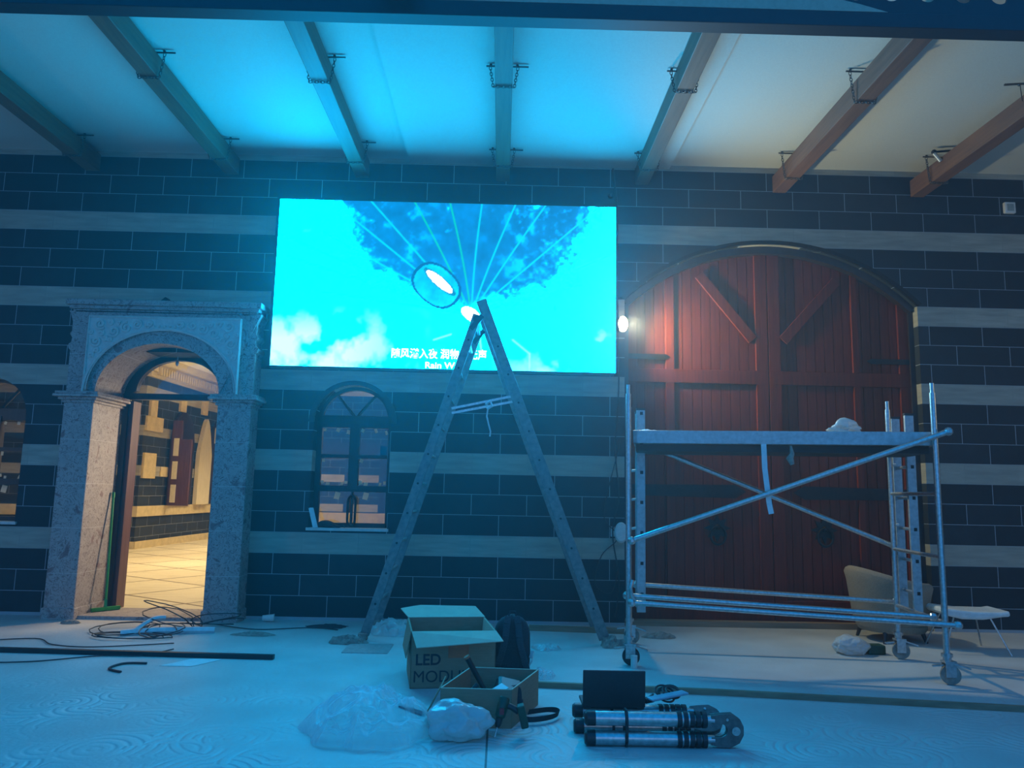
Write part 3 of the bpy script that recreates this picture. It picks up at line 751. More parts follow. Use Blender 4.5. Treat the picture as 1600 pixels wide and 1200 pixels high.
# ------------------------------------------------------------------ ceiling beams + chains
BX = [(-4.83,5.02),(-3.215,5.02),(-1.695,5.02),(-.05,5.02),(1.58,5.02),(3.205,4.965),(4.84,4.955)]
ORD = ['first','second','third','fourth','fifth','sixth','seventh']
EXTRA = ['dark blue, ends in the left corner','above the marble doorway','above the left edge of the screen','over the middle of the screen','above the lamp','above the great door, casting a shadow on cream ceiling','cut off by the right edge']
for i, (bx, bz) in enumerate(BX):
    m = MB(); y1 = 8.6
    m.box(bx-.078, bx+.078, 5.41, y1, bz, bz+.20)
    tag(m.build('ceiling_beam', BEAM, base=(bx,7,bz), bevel=.006), f'{ORD[i]} wooden ceiling beam from the left, {EXTRA[i]}', 'beam', 'wooden ceiling beams')
def chain_loop(name, bx, bz, y, side, label):
    C_ = thing(name, (bx, y, bz), label, 'chain', 'chains looped under the ceiling beams')
    zc = 5.262 if not (-1.15 < bx < 1.91) else 5.217
    m = MB(); m.tube((bx-.16,y,zc-.012),(bx+.16 + (.06 if side>0 else 0),y,zc-.012),.008,6); m.tube((bx-.12,y,zc-.01),(bx-.12,y,zc+.01),.012); m.tube((bx+.12,y,zc-.01),(bx+.12,y,zc+.01),.012)
    m.build('hanging_rod', CHAIN, C_)
    pts = [Vector((bx-.125,y,zc-.02)), Vector((bx-.095,y,bz-.012)), Vector((bx+.095,y,bz-.012)), Vector((bx+.125,y,zc-.02))]
    m = MB(); LS = .034; k = 0
    for a, b_ in zip(pts[:-1], pts[1:]):
        d = b_-a; n_ = max(2, round(d.length/(LS*.82))); 
        for j in range(n_):
            c_ = a + d*((j+.5)/n_); t = d.normalized(); sd = Vector((0,1,0)) if k%2 else t.cross(Vector((0,1,0)))
            ring = [c_ + t*(LS*.55*cos(q)) + sd*(.0115*sin(q)) for q in [2*pi*e/10 for e in range(10)]]
            m.path(ring, .0036, 5, closed=True); k += 1
    m.build('links', CHAIN, C_, smooth=True)
for i, (bx, bz) in enumerate(BX):
    for (y, wh) in ((8.15 if i else 8.15,'near the wall'),(6.45,'near the front beam')):
        if i == 0 and y < 7: continue
        chain_loop('hanging_chain', bx, bz, y, 1 if i < 4 else -1, f'steel chain looped under the {ORD[i]} ceiling beam, {wh}')

# front steel beam, fascia board, perforated panel
m = MB(); m.box(-12, 10, 5.28, 5.42, 4.92, 5.04); tag(m.build('front_beam', BLUEB, base=(0,5.35,4.92), bevel=.006), 'long dark steel beam crossing the top of the view', 'beam')
m = MB(); m.box(-12, 10, 5.3, 5.36, 5.04, 5.26)
pl = [(2.30,5.26),(2.36,5.045),(2.05,5.045)]
m = MB(); m.prism([(-2.3,5.04),(2.83,5.04),(2.62,5.10),(2.40,5.15),(2.10,5.19),(1.9,5.30),(-2.3,5.30)], 5.28, 5.31)
tag(m.build('fascia_board', BROWNP, base=(0,5.3,5.04)), 'dusty brown board above the dark front beam', 'board')
m = MB()
for xa in [2.30+.277*k for k in range(-2, 9)]:
    # square cell with round hole
    n_ = 24; cxh, czh, rh = xa+.31, 5.235, .070
    ins = []; outs = []
    for k in range(n_+1):
        q = 2*pi*k/n_; cq, sq = cos(q), sin(q)
        ins.append((cxh+rh*cq, czh+rh*sq)); s_ = 1/max(abs(cq)/.1385, abs(sq)/.1385)
        outs.append((cxh+cq*s_, czh+sq*s_))
    m.strip(ins, outs, 5.33, 5.36)
m.box(1.9, 5.0, 5.33, 5.36, 5.04, 5.0965)
tag(m.build('perforated_panel', BLUEB, base=(3,5.34,5.05)), 'dark panel with a row of round holes at the top right', 'panel')
m = MB(); m.lathe([(.0,0),(.20,0),(.215,.01),(.215,.05),(.0,.05)], (-.845,5.05,5.0), 32)
RF = thing('round_fixture', (-.845,5.05,5.0), 'dark round fixture cut off by the top edge above the front beam', 'fixture')
m.build('disc', BLACK, RF)
m = MB(); m.bar((-.845,5.05,5.06),(-.845,5.29,5.16),.03,.03); m.build('bracket_arm', BLACK, RF)

# ------------------------------------------------------------------ small wall things
s_ = thing('wall_switch_box', (5.915, 8.6, 4.84), 'small white square box on the dark stone high at the right edge', 'box')
m = MB(); m.box(5.85,5.98,8.555,8.6,4.775,4.91); m.build('housing', WHITEP, s_, bevel=.01)
m = MB(); m.box(5.875,5.955,8.55,8.557,4.80,4.885); m.build('cover', simple('grey_green_plastic',(.35,.38,.34)), s_, bevel=.004)
s_ = thing('pipe_bracket', (4.85, 7.95, 5.25), 'bent metal pipe bracket on the ceiling left of the seventh beam', 'bracket')
m = MB(); m.tube((4.69,7.95,5.215),(5.0,7.9,5.23),.012); m.ball((4.69,7.95,5.215),.028,10); m.build('arm', IRON, s_, smooth=True)
m = MB(); m.tube((4.69,7.95,5.20),(4.75,7.93,5.10),.022); m.build('nozzle', ALU, s_, smooth=True)
s_ = thing('ceiling_clamp', (4.60, 6.42, 5.2), 'thin metal clamp bar with wire at the right edge of ceiling', 'clamp')
m = MB(); m.bar((4.52,6.5,5.19),(4.78,6.47,5.195),.02,.012); m.ball((4.64,6.48,5.18),.014,8); m.build('bar', CHAIN, s_)
m = MB(); m.tube((4.65,6.48,5.18),(4.66,6.48,5.02),.004,6); m.build('wire', CHAIN, s_)
# lamp beside the door
F = thing('floodlight', (1.31, 8.5, 3.3), 'small bright warm lamp between the screen and the great door', 'lamp')
m = MB(); m.box(1.27,1.30,8.42,8.58,3.24,3.38); m.tube((1.285,8.58,3.31),(1.285,8.62,3.31),.015); m.build('housing', BLACK, F, bevel=.006)
m = MB(); m.ball((1.335,8.44,3.31),.058,18,(1,1,1.55)); m.build('bulb', emit('lamp_glow', (1,.86,.55), 12), F, smooth=True)
# cables down the wall between screen and door
def hang(pts, r, name, lab, mat=WIRE, jig=.01, sub=6, cat='cable'):
    out = []
    P_ = [Vector(p) for p in pts]
    for i in range(len(P_)-1):
        p0 = P_[max(i-1,0)]; p1 = P_[i]; p2 = P_[i+1]; p3 = P_[min(i+2,len(P_)-1)]
        for k in range(sub):
            t = k/sub
            out.append(.5*((2*p1)+(-p0+p2)*t+(2*p0-5*p1+4*p2-p3)*t*t+(-p0+3*p1-3*p2+p3)*t**3))
    out.append(P_[-1])
    m = MB(); m.path(out, r, 6)
    o = m.build(name, mat, base=tuple(P_[-1]), smooth=True)
    return tag(o, lab, cat)
hang([(1.24,8.57,5.2),(1.26,8.57,5.0),(1.29,8.57,4.7),(1.285,8.58,4.0),(1.30,8.58,3.4)], .012, 'power_cable', 'dark cable dropping from the ceiling along the right edge of the screen')
hang([(1.30,8.57,3.2),(1.31,8.57,2.6),(1.27,8.56,1.9),(1.31,8.55,1.4),(1.24,8.55,1.0),(1.31,8.55,.5),(1.27,8.55,.1)], .008, 'power_cable', 'thin dark cable hanging down the wall beside the great door')
hang([(1.33,8.56,2.0),(1.20,8.54,1.5),(1.15,8.54,1.15),(1.30,8.54,.95),(1.12,8.54,.75),(1.05,8.53,.45),(1.22,8.53,.35),(1.30,8.53,.60)], .006, 'loose_cable_coil', 'tangled loop of thin cable low on the wall beside the scaffold')
s_ = MB(); s_.ball((1.21,8.55,4.86),.035,10); s_.tube((1.21,8.59,4.86),(1.21,8.55,4.86),.02)
tag(s_.build('junction_knob', IRON, base=(1.21,8.56,4.86)), 'small dark knob on the wall above the right corner of the screen', 'knob')
s_ = MB(); s_.lathe([(.0,0),(.06,0),(.075,.02),(.06,.035),(.0,.035)], (0,0,0), 20, Matrix.Translation((1.33,8.50,1.0))@Matrix.Rotation(-pi/2,4,'X')@Matrix.Scale(1.5,4,(0,1,0)))
tag(s_.build('white_disc_lamp', WHITEP, base=(1.33,8.5,.9), smooth=True), 'pale round disc hanging beside the left scaffold post', 'disc')
s_ = MB(); s_.box(1.225,1.265,8.56,8.60,.95,1.06); tag(s_.build('socket_box', WHITEP, base=(1.24,8.59,.95), bevel=.006), 'small white socket on the wall left of the great door', 'socket')

# ------------------------------------------------------------------ A-frame ladder
LD = thing('step_ladder', (-.1, 7.9, 0), 'tall worn A-frame ladder standing in front of the screen', 'ladder')
TL = Vector((-.27,0,3.17)); TR = Vector((-.235,0,3.32)); FL_ = Vector((-1.255,0,.05)); FR_ = Vector((1.02,0,.05))
YN, YFa = 7.55, 8.28
for (a, b_, w_) in ((FL_, TL, .085), (FR_, TR, .105)):
    for yy in (YN, YFa):
        m = MB()
        m.bar((a.x,yy,a.z),(b_.x,yy,b_.z),.028,w_,up=(0,0,1))
        d = (b_-a).normalized(); nrm = Vector((d.z,0,-d.x))
        st = m.build('stile', LADD, LD, bevel=.004)
        for k in range(10):
            m = MB(); c_ = a + d*(.3+.3*k); m.tube((c_.x,yy-.0155,c_.z),(c_.x,yy-.0145,c_.z),.011,10)
            m.build('rivet', HOLE, st)
    d = (b_-a).normalized()
    for k in range(10):
        c_ = a + d*(.3+.3*k); m = MB(); m.tube((c_.x,YN,c_.z),(c_.x,YFa,c_.z),.017,10); m.build('rung', ALU, LD, smooth=True)
for yy in (YN, YFa):
    m = MB(); m.tube((-.27,yy-.03,3.12),(-.27,yy+.03,3.12),.04,16); m.bar((-.33,yy-.022,3.02),(-.22,yy-.022,3.16),.008,.05); m.build('hinge', IRON, LD)
m = MB(); m.tube((-.27,YN,3.12),(-.27,YFa,3.12),.02,12); m.build('hinge_bar', IRON, LD, smooth=True)
for (yy, z0, z1) in ((YN+.0,2.22,2.36),(YN+.05,2.18,2.31)):
    m = MB(); m.bar((-.50,yy,z0),(.12,yy,z1),.012,.022); m.build('spreader_bar', STEEL, LD)
for x_, yy in ((-1.27,YN),(-1.265,YFa),(1.04,YN),(1.035,YFa)):
    m = MB(); m.box(x_-.045,x_+.045,yy-.03,yy+.03,.0,.07); m.build('foot', RAG, LD, bevel=.012)
m = MB()
m.path([(-.16,7.56,2.27),(-.12,7.53,2.30),(-.10,7.53,2.25),(-.15,7.53,2.22)], .014, 6)
m.path([(-.14,7.53,2.23),(-.15,7.53,2.15),(-.13,7.53,2.07),(-.11,7.53,2.0),(-.115,7.53,1.95)], .009, 6)
tag(m.build('tied_ribbon', WIREW, base=(-.13,7.53,2.25), smooth=True), 'pale strip of cloth knotted on the ladder spreader', 'ribbon')

def lumpy(name, c, r, mat, lab, cat, seed, amp=.35, fr=1.6, knots=(), sub=5, crk=.10):
    import bmesh
    bm = bmesh.new(); bmesh.ops.create_icosphere(bm, subdivisions=sub, radius=1)
    for v in bm.verts:
        p = v.co.copy(); q = p*fr + Vector((seed, seed*.3, -seed))
        d = 1 + amp*noise.noise(q) + crk*(1-2*abs(noise.noise(q*2.3))) + crk*.5*(1-2*abs(noise.noise(q*5.1)))
        for (kx, ky, kz, ks, kw) in knots:
            kd = Vector((kx,ky,kz)).normalized(); d += ks*max(0, (p.dot(kd)-kw)/(1-kw))**1.5
        p = p*d
        z = p.z*r[2] + r[2]*.78
        if z < .004: z = .004 + .02*abs(noise.noise(q*3))
        v.co = (p.x*r[0], p.y*r[1], z)
    me = bpy.data.meshes.new(name); bm.to_mesh(me); bm.free(); me.materials.append(mat)
    me.polygons.foreach_set('use_smooth', [True]*len(me.polygons))
    o = bpy.data.objects.new(name, me); o.location = c; COL.objects.link(o)
    return tag(o, lab, cat)
def cloth_heap(name, c, r, h, mat, lab, cat, seed, nx=36, fr=5, flat=.35, rough=.6, tx=0):
    m = MB(); vs = []; fs = []; n_ = nx
    for j in range(n_+1):
        for i in range(n_+1):
            u = 2*i/n_-1; v = 2*j/n_-1
            # square to disc
            x_ = u*math.sqrt(1-v*v/2); y_ = v*math.sqrt(1-u*u/2)
            rr = math.hypot(x_, y_)
            e = 1 + .28*noise.noise(Vector((x_*1.8+seed, y_*1.8, seed*.7)))
            f_ = max(0, 1-rr**2.2)
            rd = 1-abs(noise.noise(Vector((x_*fr+seed, y_*fr, 3.1))))*2
            rd2 = 1-abs(noise.noise(Vector((x_*fr*2.3, y_*fr*2.3+seed, 1.7))))*2
            bl = noise.noise(Vector((x_*1.6, y_*1.6-seed, 9)))
            z_ = h*f_*(flat + .5*(bl+.4)) + h*rough*(.35*rd + .18*rd2)*min(1, f_*2.2+.12)
            jx = .10*noise.noise(Vector((x_*fr+9, y_*fr, seed))); jy = .10*noise.noise(Vector((x_*fr, y_*fr+5, seed)))
            vs.append((c[0]+r[0]*(x_*e+jx)+tx*z_, c[1]+r[1]*(y_*e+jy), c[2]+max(.003, z_)))
    for j in range(n_):
        for i in range(n_):
            a_ = j*(n_+1)+i; fs.append((a_,a_+1,a_+n_+2,a_+n_+1))
    m.add(vs, fs)
    o = m.build(name, mat, base=c)
    if 'film' in mat.name: me_=o.data; me_.polygons.foreach_set('use_smooth',[True]*len(me_.polygons))
    return tag(o, lab, cat)
cloth_heap('rag', (-1.38,7.40,0), (.17,.09), .09, RAG, 'grey crumpled rag under the left foot of the A-frame ladder', 'rag', 2.2)
cloth_heap('rag', (1.10,7.45,0), (.14,.10), .11, RAG, 'tan crumpled rag under the right foot of the A-frame ladder', 'rag', 5.2)
cloth_heap('plastic_scrap', (-1.02,7.95,0), (.26,.22), .16, BAGM, 'pale plastic sheet scrap behind the left foot of the ladder', 'plastic', 8.4)
cloth_heap('plastic_scrap', (.45,7.3,0), (.12,.12), .06, BAGM, 'small clear plastic scrap to the right of the backpack', 'plastic', 3.4)
cloth_heap('plastic_scrap', (.36,6.25,0), (.10,.13), .07, FILM, 'tiny clear plastic scrap behind the small open carton', 'plastic', 1.4)
m = MB(); m.box(-.95,-.55,8.42,8.52,0,.07); tag(m.build('timber_offcut', RAWW, base=(-.75,8.47,0)), 'short timber offcut on the floor at the wall behind the ladder', 'timber')
m = MB(); m.box(-1.35,-.95,6.95,7.35,0,.008,); tag(m.build('loose_tile', ALU, base=(-1.15,7.15,0)), 'flat loose grey tile on the floor in front of the ladder', 'tile')
m = MB(); m.bar((.33,8.24,.025),(1.30,8.14,.025),.07,.05); tag(m.build('timber_batten', RAWW, base=(.8,8.2,0)), 'short reddish timber batten on the floor by the ladder right foot', 'timber')
m = MB(); m.bar((.25,5.90,.02),(1.6,5.76,.02),.035,.04); m.bar((1.6,5.76,.02),(4.6,5.30,.02),.035,.04)
tag(m.build('long_batten', RAWW, base=(2,5.7,0)), 'long thin timber batten across the floor in front of the scaffold', 'timber')

# ------------------------------------------------------------------ scaffold
SC = thing('scaffold', (2.4, 6.9, 0), 'galvanised mobile scaffold tower with platform, in front of the great door', 'scaffold')
pFL = Vector((1.105,6.67,0)); pFR = Vector((3.52,6.19,0)); pRL = Vector((1.27,7.61,0)); pRR = Vector((3.615,7.12,0))
for p, zt_ in ((pFL,2.29),(pFR,2.29),(pRL,2.28),(pRR,2.25)):
    m = MB(); m.tube((p.x,p.y,.2),(p.x,p.y,zt_),.024,14); m.tube((p.x,p.y,zt_),(p.x,p.y,zt_+.0),.02,12); m.tube((p.x,p.y,zt_-.02),(p.x,p.y,zt_+.08),.017,12)
    post = m.build('post', STEEL, SC, smooth=True)
    # caster
    w_ = MB(); cy = .075
    w_.lathe([(.0,-.02),(.05,-.022),(.072,-.018),(.075,0),(.072,.018),(.05,.022),(.0,.02)], (0,0,0), 24, Matrix.Translation((p.x+.02,p.y,cy))@Matrix.Rotation(radians(70),4,'Z')@Matrix.Rotation(pi/2,4,'Y'))
    cs = w_.build('caster_wheel', RAG if p is not pFL else BLACK, SC, smooth=True)
    w_ = MB(); w_.box(p.x-.03,p.x+.05,p.y-.035,p.y-.027,.06,.17); w_.box(p.x-.03,p.x+.05,p.y+.027,p.y+.035,.06,.17); w_.box(p.x-.035,p.x+.055,p.y-.036,p.y+.036,.165,.18)
    w_.tube((p.x,p.y,.17),(p.x,p.y,.24),.03,12); w_.tube((p.x,p.y,.21),(p.x,p.y,.235),.042,12)
    w_.bar((p.x+.03,p.y-.02,.165),(p.x+.15,p.y-.05,.13),.03,.012); w_.bar((p.x-.12,p.y,.14),(p.x-.02,p.y,.15),.02,.012)
    w_.build('caster_fork', STEEL, cs)
def fitt(p): 
    m.ball(p,.034,10)
for (a, b_) in ((pFL,pRL),(pFR,pRR)):
    for z_ in (.47,.97,1.47,1.88):
        m = MB(); m.tube((a.x,a.y,z_),(b_.x,b_.y,z_),.017,10); m.build('end_rung', STEEL, SC, smooth=True)
# narrow climbing ladders with holes clipped at each end
for (c1, c2, zb, ztp) in (((1.345,7.48),(1.30,7.16),.36,2.20),((3.70,7.16),(3.66,6.84),.45,2.17)):
    for (cx_, cy_) in (c1, c2):
        m = MB(); m.box(cx_-.04,cx_+.04,cy_-.014,cy_+.014,zb,ztp); st = m.build('flat_stile', ALU, SC, bevel=.004)
        for k in range(7):
            z_ = zb+.16+.275*k
            if z_ < ztp-.03:
                m = MB(); m.box(cx_-.008,cx_+.02,cy_-.0155,cy_-.0142,z_-.015,z_+.015); m.build('square_hole', HOLE, st)
        m = MB(); m.box(cx_-.042,cx_+.042,cy_-.016,cy_+.016,ztp,ztp+.02); m.build('end_cap', BLACK, st)
    for k in range(6):
        z_ = zb+.16+.275*k; m = MB(); m.tube((c1[0],c1[1],z_),(c2[0],c2[1],z_),.015,10); m.build('ladder_rung', STEEL, SC, smooth=True)
        if k in (2,3,4): 
            m = MB(); m.tube((c1[0]-.09,c1[1]-.02,z_+.02),(c1[0]-.02,c1[1]-.02,z_+.03),.012,8); m.build('locking_pin', WHITEP, SC)
# platform
uX = (pFR-pFL).normalized(); uY = Vector((-uX.y,uX.x,0))
def sc_pt(a, b_, z_): q_ = pFL + uX*a + uY*b_; return (q_.x,q_.y,z_)
Lx = (pFR-pFL).length
m = MB()
Mx = Matrix.Identity(4)
for i in range(3): Mx[i][0]=uX[i]; Mx[i][1]=uY[i]; Mx[i][3]=pFL[i]
m.box(.05,Lx+.02,.06,.88,1.945,1.965,Mx); m.build('deck_board', RAWW, SC)
m = MB()
for yy in (.03,.87): m.box(.04,Lx+.03,yy,yy+.045,1.86,1.972,Mx)
m.box(.04,.08,.03,.91,1.86,1.97,Mx); m.box(Lx-.01,Lx+.03,.03,.91,1.86,1.97,Mx)
m.build('deck_frame', ALU, SC, bevel=.004)
m = MB(); m.box(.06,Lx,.15,.80,1.80,1.86,Mx); m.build('deck_underside_rib', BLUEB, SC)
for (a, b_, nm) in (((1.12,6.60,1.03),(3.60,6.13,1.97),'diagonal_brace'),((1.33,7.42,1.92),(3.66,7.18,.985),'diagonal_brace'),
                    ((1.30,7.44,.575),(3.65,7.20,.49),'horizontal_brace'),((1.10,6.74,.56),(3.50,6.32,.49),'horizontal_brace'),((1.12,6.60,.52),(3.58,6.12,.46),'horizontal_brace')):
    m = MB(); m.tube(a,b_,.022 if nm[0]=='h' else .023,14); m.build(nm, STEEL, SC, smooth=True)
    for p in (a,b_):
        m = MB(); m.ball(p,.036,10); m.bar(p,(p[0],p[1]+.07,p[2]),.025,.03); m.build('clamp', STEEL, SC)
m = MB(); m.path([(1.13,6.62,.70),(1.11,6.60,.64),(1.12,6.60,.58),(1.15,6.60,.53)],.016,8); m.build('brace_hook', STEEL, SC)
# things on the platform
lumpy('plastic_bag', sc_pt(1.86,.35,1.97), (.13,.11,.05), BAGM, 'small white plastic bag on the right half of the scaffold deck', 'bag', 6.6, .5, 1.6, ((.1,0,1,.9,.7),))
cloth_heap('paper_scrap', sc_pt(.16,.15,1.97), (.09,.08), .025, PAPER, 'torn white paper scrap on the left end of the scaffold deck', 'paper', 4.6, 14)
m = MB()
tp = sc_pt(1.09,.0,1.90)
def ribbon(m, pts, w_, axis=(1,0,0), th=.002):
    for a,b_ in zip(pts[:-1],pts[1:]): m.bar(a,b_,w_,th,up=(0,1,0))
ribbon(m, [(2.20,6.42,1.86),(2.205,6.42,1.65),(2.22,6.42,1.5),(2.235,6.42,1.36),(2.25,6.42,1.28)], .045)
tag(m.build('tape_strip', PAPER, base=tp), 'long pale strip of tape hanging below the scaffold deck', 'tape')
m = MB(); m.path([(2.42,6.40,1.85),(2.43,6.40,1.78),(2.41,6.40,1.74),(2.43,6.40,1.69)],[.008,.02,.03,.018],7)
tag(m.build('knotted_cloth', RAG, base=(2.42,6.4,1.85)), 'short knotted cloth hanging below the scaffold deck', 'cloth')
m = MB(); m.tube((1.135,6.58,.0),(1.135,6.58,.10),.028,16); tag(m.build('small_white_cap', CUPM, base=(1.135,6.58,0)), 'small white tube standing at the foot of the left scaffold post', 'tube')

# ------------------------------------------------------------------ armchair + white stool
A_ = thing('tub_armchair', (4.03,8.08,0), 'tan upholstered tub armchair behind the right end of the scaffold', 'armchair', rz=radians(8))
m = MB(); ns = 40; prof_n = 10; vs=[]; fs=[]
for i in range(ns+1):
    t = radians(180-128 + 256*i/ns)   # opens to +x
    bk = (1-cos(t))/2   # 1 at back (t=180)
    h = .58 + .15*bk**2
    ring = []
    ro_b, ro_t, th = .33, .43, .085
    ring = [(ro_b,.14),(ro_b+.035,.25),(ro_t-.02,h-.12),(ro_t,h-.04),(ro_t-.015,h-.008),(ro_t-th/2,h+.006),(ro_t-th+.01,h-.012),(ro_t-th,h-.05),(ro_b-.03,.36),(ro_b-.06,.14)]
    for (r_,z_) in ring: vs.append((r_*cos(t), r_*.95*sin(t), z_))
pn = len(ring)
for i in range(ns):
    for k in range(pn):
        l=(k+1)%pn; fs.append((i*pn+k,(i+1)*pn+k,(i+1)*pn+l,i*pn+l))
fs.append(tuple(range(pn))); fs.append(tuple(ns*pn+k for k in range(pn))[::-1])
m.add(vs,fs); m.build('shell', FABR, A_, smooth=True, world=False)
m = MB(); m.lathe([(.0,.16),(.30,.16),(.33,.2),(.34,.36),(.32,.42),(.0,.44)],(.04,0,0),28); m.build('seat_cushion', FABR, A_, smooth=True, world=False)
m = MB(); m.lathe([(.0,.10),(.31,.10),(.33,.13),(.33,.17),(.0,.17)],(0.01,0,0),28); m.build('seat_base', FABR, A_, smooth=True, world=False)
for sx, sy in ((-.2,-.2),(-.2,.2),(.2,-.2),(.2,.2)):
    m = MB(); m.tube((sx,sy,.12),(sx*1.15,sy*1.15,0),.024,10,r2=.015); m.build('leg', DARKW, A_, world=False)
T_ = thing('white_stool', (4.50,7.60,0), 'low white plastic stool with thin metal legs beside the armchair', 'stool', rz=radians(-4))
m = MB(); pts=[]
outl = [(-.28,.37),(-.26,.41),(.0,.385),(.26,.385),(.34,.40),(.345,.345),(.28,.34),(.1,.31),(-.1,.31),(-.24,.34)]
m.prism(outl,-.19,.19); m.build('seat', WHITEP, T_, bevel=.02, world=False)
for sx, sy, ex, ey in ((-.15,-.13,-.30,-.24),(-.15,.13,-.26,.24),(.18,-.13,.30,-.24),(.18,.13,.28,.24)):
    m = MB(); m.tube((sx,sy,.33),(ex,ey,0),.008,8); m.build('leg', STEEL, T_, world=False)
lumpy('plastic_bag', (3.27,7.32,0), (.14,.12,.09), BAGM, 'white knotted plastic bag on the floor in front of the armchair', 'bag', 11.6, .35, 1.5)
m = MB(); m.box(3.42,3.58,7.28,7.40,0,.085); tag(m.build('dark_green_box', DGREEN, base=(3.5,7.34,0), bevel=.012), 'small dark green box beside the white bag near the armchair', 'box')

# ------------------------------------------------------------------ big carton
B = thing('large_carton', (-.62,5.78,0), 'large open brown cardboard box printed LED MODULE', 'box', rz=radians(9))
W_, D_, H_ = .62, .60, .40
m = MB(); t_=.006
m.box(0,W_,0,t_,0,H_); m.box(0,W_,D_-t_,D_,0,H_); m.box(0,t_,0,D_,0,H_); m.box(W_-t_,W_,0,D_,0,H_); m.box(0,W_,0,D_,0,t_)
m.build('body', CARD, B, world=False)
def flap(pts, th=.006, mats=CARD, name='flap'):
    m = MB(); n_ = len(pts); a,b_,c_ = [Vector(p) for p in pts[:3]]; nn = (b_-a).cross(c_-a).normalized()*th
    vs = [Vector(p) for p in pts]+[Vector(p)+nn for p in pts]
    m.add(vs,[tuple(range(n_)),tuple(range(2*n_-1,n_-1,-1))]+[(i,(i+1)%n_,(i+1)%n_+n_,i+n_) for i in range(n_)])
    return m.build(name, mats, B_cur, world=False)
B_cur = B
flap([(0,0,H_),(W_,0,H_),(W_+.03,-.16,H_-.045),(.03,-.15,H_-.085)], mats=CARDL)
flap([(0,D_,H_),(W_,D_,H_),(W_-.06,D_+.17,H_+.06),(.10,D_+.18,H_+.07),(-.06,D_+.14,H_+.05)], mats=CARDL)
flap([(0,0,H_),(0,D_,H_),(-.035,D_-.05,H_-.20),(-.03,.06,H_-.20)])
flap([(W_-.007,0,H_),(W_-.007,D_,H_),(W_-.03,D_-.02,H_-.19),(W_-.03,.05,H_-.19)], mats=CARDL)
text_mesh('print', 'LED', .108, INK, B, (.125,-.0015,.165), (pi/2,0,0), offset=.0022)
text_mesh('print', 'MODULE', .115, INK, B, (.25,-.0015,.045), (pi/2,0,0), offset=0)
m = MB(); m.box(.27,.42,-.0025,-.0008,.21,.33); m.build('sticker', REDP, B, world=False)
m = MB(); m.box(-.0025,-.0008,.26,.34,.23,.32); m.build('side_label', PAPER, B, world=False)

# ------------------------------------------------------------------ backpack
K = thing('backpack', (.12,6.40,0), 'black backpack with padded straps standing behind the cartons', 'backpack')
m = MB(); vs=[]; fs=[]; nr=14; nsg=24
for j in range(nr+1):
    t=j/nr; z_=.44*t; wv=.150*(1-.05*t)*(math.sqrt(max(0,1-max(0,(t-.6)/.4)**2.4)) if t>.6 else 1)*(.94+.06*min(1,t*4))
    dv=.10*(1-.25*t)*(math.sqrt(max(0,1-max(0,(t-.6)/.4)**2.4)) if t>.6 else 1)
    for k in range(nsg):
        q=2*pi*k/nsg; ce=abs(cos(q))**.6*(1 if cos(q)>=0 else -1); se=abs(sin(q))**.6*(1 if sin(q)>=0 else -1)
        vs.append((max(wv,.012)*ce,max(dv,.01)*se,z_))
for j in range(nr):
    for k in range(nsg): l=(k+1)%nsg; fs.append((j*nsg+k,j*nsg+l,(j+1)*nsg+l,(j+1)*nsg+k))
fs.append(tuple(range(nsg))[::-1]); fs.append(tuple(nr*nsg+k for k in range(nsg)))
m.add(vs,fs); m.build('body', BLACKF, K, smooth=True, world=False)
for sg in (-1,1):
    m = MB(); pp=[(sg*.035,-.075,.435),(sg*.045,-.105,.38),(sg*.055,-.125,.28),(sg*.075,-.125,.18),(sg*.105,-.11,.08),(sg*.12,-.09,.03)]
    for a,b_ in zip(pp[:-1],pp[1:]): m.bar(a,b_,.052,.014,up=(0,1,0))
    m.build('shoulder_strap', simple('grey_strap_mesh',(.06,.065,.07),(.04,.04,.045),.9,0,150,.4), K, bevel=.004, world=False)
m = MB(); m.path([(-.03,-.03,.43),(-.02,-.03,.465),(.02,-.03,.465),(.03,-.03,.43)],.008,6); m.build('top_handle', BLACKF, K, smooth=True, world=False)
m = MB(); m.path([(.12,-.09,.03),(.16,-.10,.1),(.165,-.06,.16)],.007,6); m.bar((.15,-.09,.12),(.165,-.07,.17),.03,.01); m.build('side_buckle', WHITEP, K, world=False)

# ------------------------------------------------------------------ small carton with tools
B2 = thing('tool_carton', (-.335,4.90,0), 'small open carton full of tools beside the drill', 'box', rz=radians(-2))
W_, D_, H_ = .43, .57, .225
m = MB(); t_=.006
B_cur = B2
Q = [(0,0),(W_,0),(W_+.17,D_-.02),(.14,D_)]
m = MB()
for i in range(4):
    a=Q[i]; b_=Q[(i+1)%4]; m.bar((a[0],a[1],H_/2),(b_[0],b_[1],H_/2),t_,H_)
m.add([(*q_,.002) for q_ in Q]+[(*q_,.008) for q_ in Q],[(0,1,2,3),(4,5,6,7),(0,1,5,4),(1,2,6,5),(2,3,7,6),(3,0,4,7)])
m.build('body', CARD, B2, world=False)
m = MB()
for i in range(4):
    a=Q[i]; b_=Q[(i+1)%4]; m.bar((a[0],a[1],H_+.001),(b_[0],b_[1],H_+.001),t_+.003,.004)
m.build('cut_edge', CARDL, B2, world=False)
flap([(0,0,H_),(.0,.30,H_),(-.10,.20,.02),(-.10,.02,.04)], mats=CARD)
H0 = Vector((-.335,4.90,0))
hm = thing('hammer', H0+Vector((.22,.30,.0)), 'dark hammer handle with red tip sticking out of the tool carton', 'hammer')
m = MB(); m.tube((-.05,5.22,.10),(-.19,5.18,.345),.015,10,r2=.019); m.build('handle', BLACK, hm, smooth=True)
m = MB(); m.tube((-.19,5.18,.345),(-.197,5.178,.357),.02,10); m.build('end_cap', REDP, hm, smooth=True)
